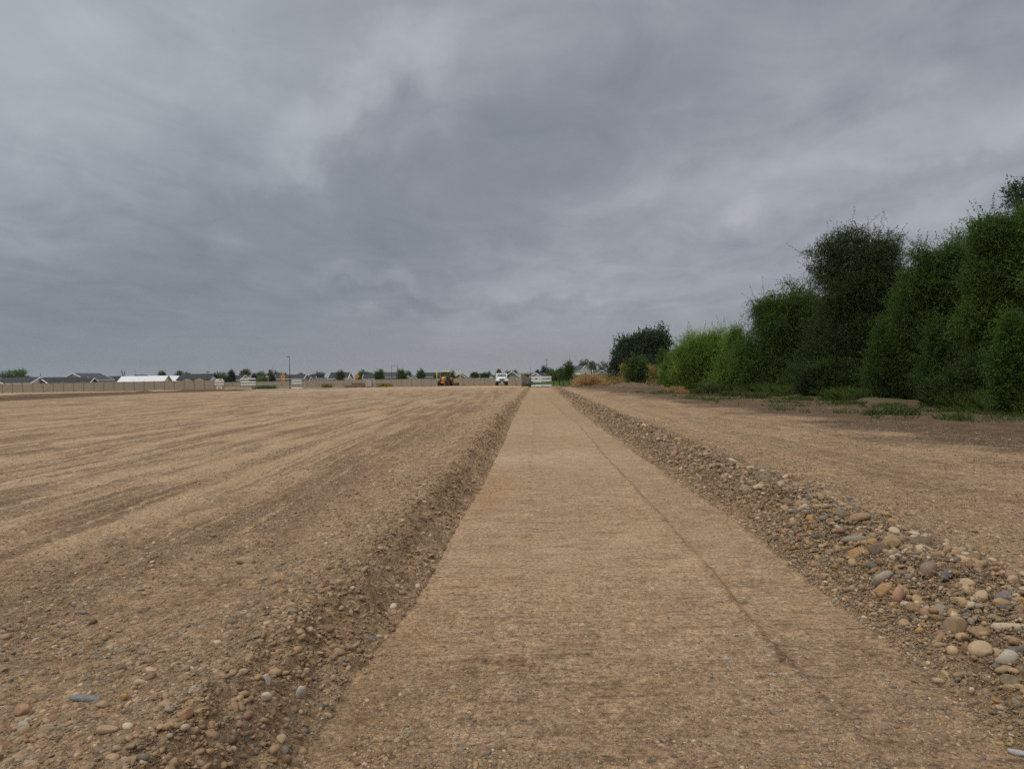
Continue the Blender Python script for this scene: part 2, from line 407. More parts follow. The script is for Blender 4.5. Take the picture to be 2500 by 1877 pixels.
    height = q.math('ADD', height, q.math('ADD', q.math('MULTIPLY', st, .010), q.math('MULTIPLY', st2, -.008))) if is_path else q.math('ADD', height, q.math('MULTIPLY', lines, -.02))
    patch = q.noise(pos, 1.1, 5, .65)
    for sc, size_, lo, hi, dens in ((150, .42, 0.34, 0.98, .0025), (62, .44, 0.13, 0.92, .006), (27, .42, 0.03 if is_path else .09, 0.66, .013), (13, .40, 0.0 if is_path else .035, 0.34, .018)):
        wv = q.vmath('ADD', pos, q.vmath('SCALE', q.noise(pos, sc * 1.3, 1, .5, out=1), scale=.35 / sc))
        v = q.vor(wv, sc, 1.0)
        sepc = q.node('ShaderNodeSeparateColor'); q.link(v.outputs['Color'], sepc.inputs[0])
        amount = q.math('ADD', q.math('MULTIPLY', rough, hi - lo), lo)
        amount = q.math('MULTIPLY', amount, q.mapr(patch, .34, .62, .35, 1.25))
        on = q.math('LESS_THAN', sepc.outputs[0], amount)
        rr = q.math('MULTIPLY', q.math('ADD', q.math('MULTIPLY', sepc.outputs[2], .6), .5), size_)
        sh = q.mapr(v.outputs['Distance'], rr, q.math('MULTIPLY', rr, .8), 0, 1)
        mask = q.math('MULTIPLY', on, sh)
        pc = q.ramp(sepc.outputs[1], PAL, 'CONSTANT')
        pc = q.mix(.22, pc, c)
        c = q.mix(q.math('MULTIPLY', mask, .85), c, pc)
        dome = q.math('SQRT', q.math('MAXIMUM', q.math('SUBTRACT', 1.0, q.math('POWER', q.math('DIVIDE', v.outputs['Distance'], rr), 2.0)), 0.0))
        height = q.math('ADD', height, q.math('MULTIPLY', q.math('MULTIPLY', on, dome), dens))
    b = q.node('ShaderNodeBump'); b.inputs['Strength'].default_value = .9; b.inputs['Distance'].default_value = 1.0
    q.link(height, b.inputs['Height']); q.link(b.outputs[0], p.inputs['Normal'])
    if not is_path:
        green = q.attr('green')
        c = q.mix(q.math('MULTIPLY', green, q.mapr(n1, .4, .6, .3, 1)), c, (.06, .085, .03, 1))
    q.link(c, p.inputs['Base Color']); p.inputs['Roughness'].default_value = 1.0; p.inputs['Specular IOR Level'].default_value = .04
    return m
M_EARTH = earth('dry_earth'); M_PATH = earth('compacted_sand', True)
def stone_mat():
    m, q, p, out = newmat('river_stone')
    col = q.attr('col', 'Color'); pos = q.node('ShaderNodeNewGeometry').outputs['Position']
    nz = q.noise(pos, 55, 5, .65); n3 = q.noise(pos, 320, 2, .5)
    c = q.mix(1.0, col, q.ramp(nz, [(.25, (.68, .66, .63)), (.5, (1, 1, 1)), (.75, (1.22, 1.2, 1.17))]), 'MULTIPLY')
    c = q.mix(.6, c, q.ramp(n3, [(.3, (.75, .75, .75)), (.7, (1.2, 1.2, 1.2))]), 'MULTIPLY')
    c = q.mix(q.mapr(nz, .45, .72, .05, .5), c, (.26, .19, .12, 1))
    q.link(c, p.inputs['Base Color']); p.inputs['Roughness'].default_value = .8; p.inputs['Specular IOR Level'].default_value = .12
    b = q.node('ShaderNodeBump'); b.inputs['Strength'].default_value = .5; b.inputs['Distance'].default_value = .002
    q.link(nz, b.inputs['Height']); q.link(b.outputs[0], p.inputs['Normal'])
    return m
M_STONE = stone_mat()
def leaf_mat(name, c_dark, c_light, trans=.35):
    m, q, p, out = newmat(name)
    t = q.attr('tint')
    c = q.ramp(t, [(0, c_dark), (1, c_light)])
    q.link(c, p.inputs['Base Color']); p.inputs['Roughness'].default_value = .55; p.inputs['Specular IOR Level'].default_value = .25
    tr = q.node('ShaderNodeBsdfTranslucent'); q.link(c, tr.inputs[0])
    mx = q.node('ShaderNodeMixShader'); mx.inputs[0].default_value = trans
    q.link(p.outputs[0], mx.inputs[1]); q.link(tr.outputs[0], mx.inputs[2]); q.link(mx.outputs[0], out.inputs[0])
    return m
M_ELM = leaf_mat('elm_leaf', (.025, .054, .009), (.100, .172, .022))
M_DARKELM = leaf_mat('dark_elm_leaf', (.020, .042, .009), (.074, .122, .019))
M_WILLOW = leaf_mat('willow_leaf', (.075, .138, .016), (.23, .34, .038))
M_DARK = leaf_mat('dark_leaf', (.020, .046, .018), (.055, .10, .034))
M_FRESH = leaf_mat('fresh_leaf', (.034, .074, .010), (.10, .17, .022))
M_FAR = leaf_mat('far_leaf', (.034, .066, .03), (.075, .13, .052))
M_CONIFER = leaf_mat('conifer_needle', (.016, .034, .02), (.032, .058, .03))
M_DRY = leaf_mat('dry_grass', (.22, .125, .045), (.47, .295, .115))
M_STRAW = leaf_mat('straw_stalk', (.34, .20, .075), (.62, .42, .19))
M_YELLOW = leaf_mat('yellow_weed', (.18, .145, .035), (.38, .295, .07))
M_WEED = leaf_mat('weed_leaf', (.07, .092, .028), (.135, .165, .05))
M_GRASS = leaf_mat('tall_grass', (.042, .078, .013), (.115, .175, .028))
M_BARK = plain('bark', (.075, .058, .043), .9, var=.3, scale=6)
M_BRANCH = plain('pale_twig', (.20, .15, .11), .9, var=.2)
M_WHITE = plain('white_paint', (.80, .80, .80), .45, var=.04)
M_PLASTIC = plain('white_board', (.78, .78, .77), .5, var=.05, dirt=(.6, .57, .52))
M_STEEL = plain('galvanised_steel', (.35, .36, .36), .45, .7, var=.15)
M_TAN = plain('tan_vinyl', (.345, .288, .213), .6, var=.06, scale=.8, dirt=(.31, .255, .185))
M_TANPOST = plain('tan_vinyl_post', (.30, .25, .185), .6, var=.06)
M_POLE = plain('dark_pole', (.03, .033, .034), .5)
M_WOODPOLE = plain('weathered_pole', (.17, .145, .12), .9, var=.2)
M_YEL = plain('machine_yellow', (.60, .26, .012), .55, var=.12, dirt=(.24, .13, .05))
M_MAST = plain('mast_yellow', (.75, .55, .07), .5, var=.08)
M_RUBBER = plain('tyre_rubber', (.025, .025, .026), .85, var=.25, dirt=(.12, .09, .06))
M_BLACK = plain('black_paint', (.015, .016, .017), .5)
M_GLASS = plain('dark_glass', (.03, .045, .05), .08, var=.1, spec=.8)
M_SCREEN = plain('windscreen_glass', (.10, .16, .15), .1, var=.15, spec=.8)
M_CHROME = plain('chrome', (.55, .56, .57), .25, .9, var=.05)
M_RUST = plain('rusty_steel', (.13, .075, .05), .8, var=.3)
M_RED = plain('red_lens', (.25, .02, .025), .3)
M_ORANGE = plain('orange_sign', (.85, .30, .01), .5, var=.03)
M_SIGNBLK = plain('sign_black', (.02, .02, .02), .5)
M_GREEN = plain('green_sign', (.02, .22, .13), .5)
M_SIGNRED = plain('sign_red', (.45, .03, .03), .5)
M_LUMBER = plain('stacked_lumber', (.17, .115, .075), .85, var=.3, scale=5)
M_REDBAR = plain('red_steel_bar', (.20, .055, .05), .7, var=.25)
M_PALLET = plain('pale_block', (.55, .50, .43), .85, var=.12)
M_GREYFRAME = plain('grey_frame', (.42, .45, .46), .55, .2)
M_CONC = plain('concrete', (.56, .54, .51), .9, var=.07, scale=.6, dirt=(.46, .42, .36))
M_ASPH = plain('road_surface', (.27, .235, .20), .9, var=.15, scale=.8)
def roofmat(name, col):
    m, q, p, out = newmat(name)
    co = q.node('ShaderNodeTexCoord').outputs['Object']
    nz = q.noise(q.mapping(co, scale=(1, 1, 6)), 2.0, 5, .6)
    c = q.ramp(nz, [(.3, tuple(k * .8 for k in col)), (.7, tuple(k * 1.2 for k in col))])
    q.link(c, p.inputs['Base Color']); p.inputs['Roughness'].default_value = .9; return m
M_ROOF = roofmat('dark_shingle', (.026, .027, .031)); M_ROOFG = roofmat('grey_shingle', (.052, .054, .058)); M_ROOFW = roofmat('white_roof_wrap', (.66, .65, .65))
M_ROOFB = roofmat('brown_shingle', (.10, .085, .075))
M_WALLW = plain('white_siding', (.80, .80, .785), .7, var=.04); M_WALLG = plain('grey_siding', (.27, .285, .275), .7, var=.05)
M_WALLC = plain('cream_siding', (.52, .485, .42), .7, var=.05); M_WALLD = plain('dark_siding', (.05, .05, .055), .7, var=.05)
M_WALLP = plain('pale_grey_siding', (.40, .41, .41), .7, var=.05)
M_TRIMB = plain('raw_wood_trim', (.19, .10, .06), .8)

# ------------------------------------------------------------------ ground sheet and path
xs = spaced(-5.4, 4.4, 0.034, -3000, 3000, 1.014, 1.07, 66); ys = spaced(1.9, 6.4, 0.032, -60, 3200, 1.0125, 1.06, 110)
ys = np.concatenate([[-60, -30, -15, -8, -4, -2, -1, 0, .6, 1.0, 1.3, 1.6], ys[ys >= 1.8]])
GX, GY = np.meshgrid(xs, ys)
x = GX.ravel(); y = GY.ravel()
z = gz(x, y)
dl = XL(y) - x; dr = x - XR(y)
under = np.minimum(-dl, -dr)                        # >0 inside the path
z = z - 0.035 * sm(under, 0.0, 0.05) * (y < 97)
tm = trackmask(x, y)
fadeY = 1 - sm(y, 88, 105)
p1 = fbm(x, y, .55, 4, 200); p2 = fbm(x, y, 1.7, 4, 210)
rough = np.where(dl > 0, 0.20 + 0.62 * (1 - sm(dl + p2 * 1.2, 1.5, 3.6)) + .42 * tm + .25 * sm(p1, 0.05, .4), 0)
rough = np.where(dr > 0, np.maximum(0.95 * (1 - sm(dr, 1.6, 4.5)), .62 + .3 * sm(p1, -.1, .3)), rough)
near_l = gauss((y - 2.6) / 2.2) * (dl > 0) * (dl < 3.4)
rough = np.clip(rough + .45 * near_l, 0, 1) * fadeY + .15 * (1 - fadeY)
soil = np.where(dr > 0, sm(x + p1 * 2.2 + .02 * y, 8.0, 10.2), 0)
soil = np.maximum(soil, .25 * tm * (dl > .6))  # tracks: browner gravel, with its shadows put into the tone
soil = np.maximum(soil, .18 * gauss((dl - .24) / .2) * (dl > 0) * fadeY)  # bank face: brown soil, with its shade put into the colour
run = sm(y, 42, 58) * (1 - sm(y, 118, 128))
dg = np.maximum(gauss((x + 46.5 + fbm(x * 0, y, .06, 3, 5) * 3) / 2.0), .75 * gauss((x + 53.4 + fbm(x * 0, y, .05, 3, 8) * 4) / 1.6))
soil = np.maximum(soil, run * np.clip(dg * 1.3, 0, 1))
rough = rough * (1 - run * dg)
soil = np.maximum(soil, .45 * gauss((dr - .7) / .6) * (dr > .1) * fadeY)  # ground darker beneath the stone ridge so its stones stand out
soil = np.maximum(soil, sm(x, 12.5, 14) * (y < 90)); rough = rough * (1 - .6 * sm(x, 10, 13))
soil = np.maximum(soil, .5 * sm(y, 118, 150) * (x > -80))
pale = np.clip((dl > 1.5) * sm(dl, 2.2, 6) * (.55 + 1.0 * p1) * (1 - .9 * tm) + .7 * sm(y, 60, 100) * (1 - sm(y, 112, 124)) * (x < 3) * (x > -45), 0, 1)
far = sm(y, 165, 200)
green = np.clip(sm(fbm(x, y, .7, 4, 230), .05, .35) * sm(x, 9.5, 11.5) * sm(y, 17, 24) * (1 - sm(y, 62, 75)) * (x < 15) * .8 + far * .8 + sm(x, 15.5, 17) * .8, 0, 1)
field = fadeY * np.where(dl > 0, sm(dl, .9, 2.2), .6 * sm(dr, 1.8, 3.0))
ripple = fadeY * sm(dr, 1.6, 3.5) * (1 - soil)
gp = np.stack([x, y, z], 1); F = grid_faces(len(xs), len(ys))
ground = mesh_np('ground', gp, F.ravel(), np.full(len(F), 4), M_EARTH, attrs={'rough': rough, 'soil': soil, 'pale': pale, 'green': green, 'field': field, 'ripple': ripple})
tag(ground, 'graded sandy building pad with gravel and tyre tracks', 'ground', kind='structure')
yp = ys[(ys > -16) & (ys < 97.5)]; up_ = np.concatenate([np.linspace(-.06, 1.06, 171)])
U, YP = np.meshgrid(up_, yp)
wl = XL(YP) + fbm(YP * 0, YP, 1.3, 5, 300) * .09; wr = XR(YP) + fbm(YP * 0, YP, 1.1, 4, 310) * .03
XP = wl + (wr - wl) * U
x = XP.ravel(); y = YP.ravel()
z = ground_base(x, y) + path_z(x, y) + .004 - .03 * (np.abs(U.ravel() - .5) > .53)
pr = .16 + .6 * (1 - sm(y, 2.4, 6.0)) + .25 * sm(fbm(x, y, .9, 4, 320), .0, .35) * (1 - sm(y, 6, 14))
crx = np.interp(y, [2, 3.8, 4.66, 6.3, 7.8, 9.7, 13.2, 18, 23, 26.4, 60], [1.42, 1.43, 1.46, 1.54, 1.58, 1.64, 1.72, 1.89, 2.05, 2.0, 2.6]) + fbm(x * 0, y, .9, 3, 130) * .03
clx = np.interp(y, [2, 4.7, 7.8, 13.4, 21.9, 60], [0.0, 0.03, .15, .32, .66, 1.8]) + fbm(x * 0, y, .8, 3, 133) * .07
pr = np.clip(pr + .5 * gauss((x - crx) / .03) + .15 * gauss((x - clx) / .05), 0, 1)
crease_dark = .22 * gauss((x - crx - .012) / .016) * (.6 + sm(fbm(x, y, 2.5, 3, 345), -.2, .2)) + .07 * sm(x, crx, crx + .1) + .05 * gauss((x - clx) / .02)  # crease: darker gravel, with the step's shaded right side painted in
tone = .5 * gauss((x - wl.ravel() - .15) / .25) * sm(fbm(x, y, .5, 3, 330), -.1, .3) * (y < 12)
ppale = .55 * gauss((y - 13.5) / 1.5) + .35 * sm(fbm(x, y, .3, 3, 340), .1, .4) + .5 * sm(y, 60, 90)
F = grid_faces(len(up_), len(yp))
path = mesh_np('path', np.stack([x, y, z], 1), F.ravel(), np.full(len(F), 4), M_PATH, attrs={'rough': pr, 'soil': crease_dark, 'pale': ppale, 'tone': tone})
tag(path, 'compacted sandy strip running straight to the barricades', 'path', kind='structure')

# ------------------------------------------------------------------ stones
def ico(sub):
    import bmesh
    bm = bmesh.new(); bmesh.ops.create_icosphere(bm, subdivisions=sub, radius=1.0)
    v = np.array([q.co[:] for q in bm.verts]); f = np.array([[w.index for w in q.verts] for q in bm.faces]); bm.free(); return v, f
ICO = {k: ico(k) for k in (1, 2, 3)}
SC = np.array([(.31, .222, .138), (.38, .288, .19), (.21, .143, .085), (.44, .36, .262), (.225, .20, .165), (.33, .233, .134), (.125, .122, .115), (.25, .152, .098), (.50, .43, .335), (.33, .20, .09), (.29, .19, .135), (.15, .118, .086)])
SW = np.array([.17, .13, .15, .055, .10, .14, .06, .07, .02, .035, .04, .05])
def rotmats(n, tilt):
    a = rng.uniform(0, 2 * np.pi, n); b = rng.normal(0, tilt, n); c = rng.normal(0, tilt, n)
    ca, sa, cb, sb, cc, sc_ = np.cos(a), np.sin(a), np.cos(b), np.sin(b), np.cos(c), np.sin(c)
    m = np.empty((n, 3, 3)); z0 = np.zeros(n); o1 = np.ones(n)
    Rz = np.array([[ca, -sa, z0], [sa, ca, z0], [z0, z0, o1]]).transpose(2, 0, 1)
    Rx = np.array([[o1, z0, z0], [z0, cb, -sb], [z0, sb, cb]]).transpose(2, 0, 1)
    Ry = np.array([[cc, z0, sc_], [z0, o1, z0], [-sc_, z0, cc]]).transpose(2, 0, 1)
    return Rx @ Ry @ Rz
def stone_batch(px, py, pz, size, sub, cols, angular=0.0, tilt=.3):
    """stones of mean diameter size, resting at pz"""
    v, f = ICO[sub]; n_ = len(px); nv = len(v)
    ax = np.stack([rng.uniform(.9, 1.35, n_), rng.uniform(.65, 1.0, n_), rng.uniform(.4, .75, n_)], 1)
    k = rng.normal(0, 1, (n_, 3, 3)) * 1.1; ph = rng.uniform(0, 6.28, (n_, 3))
    V = np.repeat(v[None], n_, 0)
    bump = 1 + (.10 + angular) * np.sin(np.einsum('nvd,nkd->nvk', V * 1.6, k) + ph[:, None, :]).mean(2)
    V = np.sign(V) * np.abs(V) ** .92 * bump[..., None]
    for _ in range(3):                              # flatten random faces so some stones look broken
        pn = rng.normal(0, 1, (n_, 3)); pn /= np.linalg.norm(pn, axis=1, keepdims=True)
        pd = rng.uniform(.45, 1.15, n_)
        ov = np.maximum(np.einsum('nvd,nd->nv', V, pn) - pd[:, None], 0)
        V = V - ov[..., None] * pn[:, None, :]
    V = V * ax[:, None, :]
    V = np.einsum('nij,nvj->nvi', rotmats(n_, tilt), V) * (size * .5)[:, None, None]
    V += np.stack([px, py, pz + size * .5 * ax[:, 2] * .45], 1)[:, None, :]
    Fc = (f[None] + (np.arange(n_) * nv)[:, None, None]).reshape(-1, 3)
    return V.reshape(-1, 3), Fc, np.repeat(cols, nv, 0)
def stone_cols(n_, soilmix=0.0):
    c = (SC * np.array([1.03, .98, .90]))[rng.choice(len(SC), n_, p=SW / SW.sum())] * rng.uniform(.72, 1.2, (n_, 1))
    return c
def powerlaw(n_, a, lo, hi):
    u = rng.uniform(0, 1, n_); return (lo ** -a - u * (lo ** -a - hi ** -a)) ** (-1 / a)
def dens(x, y):
    """stones larger than 1 cm per square metre, and largest size"""
    dl = XL(y) - x; dr = x - XR(y)
    pat = sm(fbm(x, y, .9, 4, 400), -.25, .35); pat2 = sm(fbm(x, y, 2.6, 3, 410), -.2, .25)
    nearb = gauss((y - 2.3) / 1.6)
    n0 = np.zeros_like(x); smax = np.full_like(x, .05)
    w = (dr > 0.02)
    heap = gauss((dr - .62) / .55) + .6 * gauss((dr - 1.4) / .6) * (1 - .5 * sm(y, 8, 14))
    wind = np.where(w, (7600 * np.clip(heap, 0, 1) ** 1.3) * (.5 + .6 * pat), 0)
    n0 = np.where(w, wind + (1500 + 3200 * np.exp(-np.maximum(dr, 0) / 1.6)) * (.3 + pat) * (.25 + pat2) * (x < 10.5) + 300 * (x < 11) + 40 + 500 * (dr < .3), 0)
    smax = np.where(w, .038 + .10 * np.clip(heap, 0, 1) ** 2, smax)
    l = dl > 0.0
    tr = trackmask(x, y)
    gl = (1 - sm(dl, 2.0, 3.6)); face = gauss((dl - .38) / .40)
    n0 = np.where(l, 1700 * gl * (.4 + pat) * (.3 + .9 * pat2) + 3600 * face * (.5 + pat2) + 2600 * tr + 260 + 3400 * nearb * gl * (.3 + pat2) * sm(-x, .9, 1.8), n0)
    smax = np.where(l, .026 + .030 * gl + .022 * nearb * pat, smax)
    ip = (dl <= 0) & (dr <= 0.02)
    n0 = np.where(ip, 90 + 4200 * (1 - sm(y + pat * 1.8 - .9, 2.2, 5.0)) * (.2 + pat2) + 900 * pat * pat2 * (1 - sm(y, 5, 13)), n0)
    smax = np.where(ip, .018 + .017 * (1 - sm(y, 2.5, 5)), smax)
    return n0 * (1 - sm(y, 70, 92)), smax
AV, AF, AC, off = [], [], [], 0
A_EXP = 1.95
for y0, y1 in ((1.7, 2.6), (2.6, 3.6), (3.6, 5), (5, 7), (7, 10), (10, 15), (15, 23), (23, 36), (36, 58), (58, 90)):
    smin = max(.0058, y0 * 1.35 / 710)
    xa, xb = -.80 * y1 - .6, .80 * y1 + .6
    xb = min(xb, 14); xa = max(xa, -26)
    if y0 >= 15: xa = max(xa, -9)
    area = (xb - xa) * (y1 - y0); nmax = 7600 * ((smin / .01) ** -A_EXP)
    N = int(min(area * nmax, 900000))
    cx = rng.uniform(xa, xb, N); cy = rng.uniform(y0, y1, N)
    n0, smx = dens(cx, cy)
    keep = (rng.uniform(0, 1, N) * 7600 < n0) & (np.abs(cx) < .80 * cy + .6) & (smx > smin * 1.1)
    cx, cy, smx = cx[keep], cy[keep], smx[keep]
    s_ = powerlaw(len(cx), A_EXP, smin, 1.0)
    ok = s_ < smx * rng.uniform(.8, 1.25, len(s_)); cx, cy, s_ = cx[ok], cy[ok], s_[ok]
    ip = inpath(cx, cy)
    cz = gz(cx, cy) + np.where(ip, path_z(cx, cy) + .004, 0) - s_ * rng.uniform(.10, .42, len(s_)) + np.where((XR(cy) < cx) & (cx - XR(cy) < 1.5), rng.uniform(0, 1, len(s_)) ** 2 * .04 * gauss((cx - XR(cy) - .6) / .5), 0)
    cols = stone_cols(len(cx))
    dl_ = XL(cy) - cx
    clod = (gauss((dl_ - .25) / .25) * (dl_ > 0) > rng.uniform(.2, 1.2, len(cx)))
    cols[clod] = np.array([.30, .198, .112]) * rng.uniform(.75, 1.2, (clod.sum(), 1))
    sandy = (dl_ > 0.4) & (rng.uniform(0, 1, len(cx)) < .35) | ip & (rng.uniform(0, 1, len(cx)) < .3)
    cols[sandy] = cols[sandy] * .45 + np.array([.25, .18, .11]) * .55
    pix = s_ * 710 / cy
    for sub, sel in ((3, pix > 16), (2, (pix <= 16) & (pix > 4.5)), (1, pix <= 4.5)):
        if sel.sum() == 0: continue
        v_, f_, c_ = stone_batch(cx[sel], cy[sel], cz[sel], s_[sel], sub, cols[sel], .04 if sub > 1 else .0)
        AV.append(v_); AF.append(f_ + off); AC.append(c_); off += len(v_)
AV = np.concatenate(AV); AF = np.concatenate(AF); AC = np.concatenate(AC)
gravel = mesh_np('gravel', AV, AF.ravel(), np.full(len(AF), 3), M_STONE, attrs={'col': AC})
tag(gravel, 'loose river gravel scattered over the sandy ground', 'gravel', kind='stuff')
print('gravel tris', len(AF))
def at_ground(px, py, z0=.14):
    X = Y = 0
    for _ in range(5):
        Y = (EYE - z0) * FPX / (py - hz(px)); X = X_at(px, Y); z0 = gz1(X, Y)
    return X, Y, z0
# the cobbles large enough to be told apart: px, py(base), width px, (ax, ay, az), colour, tilt, label
COBBLES = [
 (2191, 1470, 50, (1.0, .5, 1.0), (.40, .225, .145), .3, 'pinkish brown broken slab standing on edge in the cobble bank'),
 (2264, 1416, 52, (1.1, .8, .8), (.22, .16, .115), .2, 'big brown smooth cobble on top of the right gravel bank'),
 (2142, 1362, 40, (.85, .7, 1.0), (.155, .115, .085), .4, 'dark brown upright cobble standing alone on the right gravel bank'),
 (2149, 1422, 52, (1.1, .7, .8), (.33, .275, .21), .3, 'grey cobble with dark speckles behind the orange brown cobble'),
 (2154, 1446, 42, (1.0, .8, .85), (.38, .225, .11), .2, 'round orange brown cobble beside the pinkish broken slab'),
 (2327, 1540, 52, (1.0, .7, .9), (.30, .21, .125), .3, 'round tan cobble with a flat face low in the right gravel bank'),
 (2448, 1470, 50, (1.0, .8, .85), (.175, .14, .13), .3, 'purplish grey cobble near the right photo edge'),
 (2451, 1618, 54, (1.0, .85, .85), (.40, .345, .27), .2, 'round pale mottled cobble at the foot of the right gravel bank'),
 (2462, 1540, 84, (1.6, .6, .5), (.46, .37, .25), .15, 'long cream coloured cobble lying flat in the right gravel bank'),
 (1850, 1187, 42, (1.3, .7, .55), (.42, .35, .25), .15, 'pale tan flat cobble farthest back on the right gravel bank'),
 (1919, 1229, 42, (1.3, .7, .55), (.235, .15, .085), .15, 'brown flat cobble lying on pebbles beside the round cream one'),
 (1958, 1248, 30, (1.0, .9, .85), (.44, .37, .27), .2, 'small round cream cobble on the right gravel bank'),
 (2341, 1438, 38, (1.2, .8, .55), (.165, .18, .19), .15, 'flat blue grey cobble lying on the right gravel bank'),
 (2462, 1672, 48, (1.1, .8, .7), (.155, .12, .08), .2, 'dark olive brown cobble at the lower edge of the right bank'),
 (2475, 1845, 40, (1.3, .8, .5), (.36, .36, .34), .2, 'pale grey flat cobble in the bottom right corner beside the strip'),
 (200, 1712, 92, (1.7, .55, .3), (.17, .18, .185), .12, 'long blue grey slab half buried in the left gravel'),
 (432, 1762, 46, (1.1, .8, .65), (.33, .185, .10), .2, 'reddish orange cobble alone on the left bank'),
 (243, 1790, 52, (1.4, .7, .55), (.36, .26, .15), .2, 'tan oval cobble in the left foreground gravel'),
 (590, 1374, 48, (1.4, .7, .55), (.34, .25, .165), .15, 'tan flat cobble on the left gravel in the middle distance'),
 (718, 1690, 24, (.7, .45, 1.3), (.47, .42, .35), .35, 'pale narrow stone standing upright on the left bank slope'),
 (633, 1674, 27, (.8, .6, 1.1), (.50, .45, .37), .3, 'pale grey egg shaped stone leaning on the left bank top'),
 (634, 1694, 25, (1.0, .9, .8), (.50, .42, .30), .2, 'small cream round stone below the pale egg shaped stone'),
 (328, 1858, 40, (1.2, .6, .7), (.14, .125, .10), .5, 'dark grey tilted cobble at the bottom edge on the left'),
 (37, 1748, 44, (1.0, .85, .85), (.34, .20, .12), .2, 'brick brown round cobble at the left photo edge'),
 (40, 1780, 54, (1.3, .8, .5), (.32, .30, .24), .15, 'grey olive oval cobble below the brick brown round cobble'),
 (185, 1500, 34, (1.4, .7, .5), (.24, .19, .175), .15, 'purplish flat stone on the left sandy gravel'),
]
for px, py, wpx, axs, colr_, tilt, lab in COBBLES:
    X, Y, Z = at_ground(px, py)
    sz = wpx / FPX * Y
    v, f = ICO[3]
    k = rng.normal(0, 1, (3, 3)); ph = rng.uniform(0, 6.28, 3)
    V = np.sign(v) * np.abs(v) ** .85
    V = V * (1 + .13 * np.sin(V * 1.7 @ k.T + ph).mean(1) + .03 * np.sin(V * 5 @ k.T + ph).mean(1))[:, None]
    for kk in range(4):
        pn = rng.normal(0, 1, 3); pn /= np.linalg.norm(pn); V = V - np.maximum(V @ pn - rng.uniform(.5, .95), 0)[:, None] * pn
    V = V * np.array(axs) * sz * .5 / max(axs[0], .7)
    e = Euler((rng.normal(0, tilt * .5), rng.normal(0, tilt), rng.normal(0, .4)))
    V = V @ np.array(e.to_matrix()).T
    V[:, 2] -= V[:, 2].min() + .28 * (V[:, 2].max() - V[:, 2].min())
    o = mesh_np('cobble', V, f.ravel(), np.full(len(f), 3), M_STONE, attrs={'col': np.tile(np.array(colr_), (len(V), 1))})
    o.location = (X, Y, Z)
    tag(o, lab, 'stone', 'large river cobbles in the gravel')

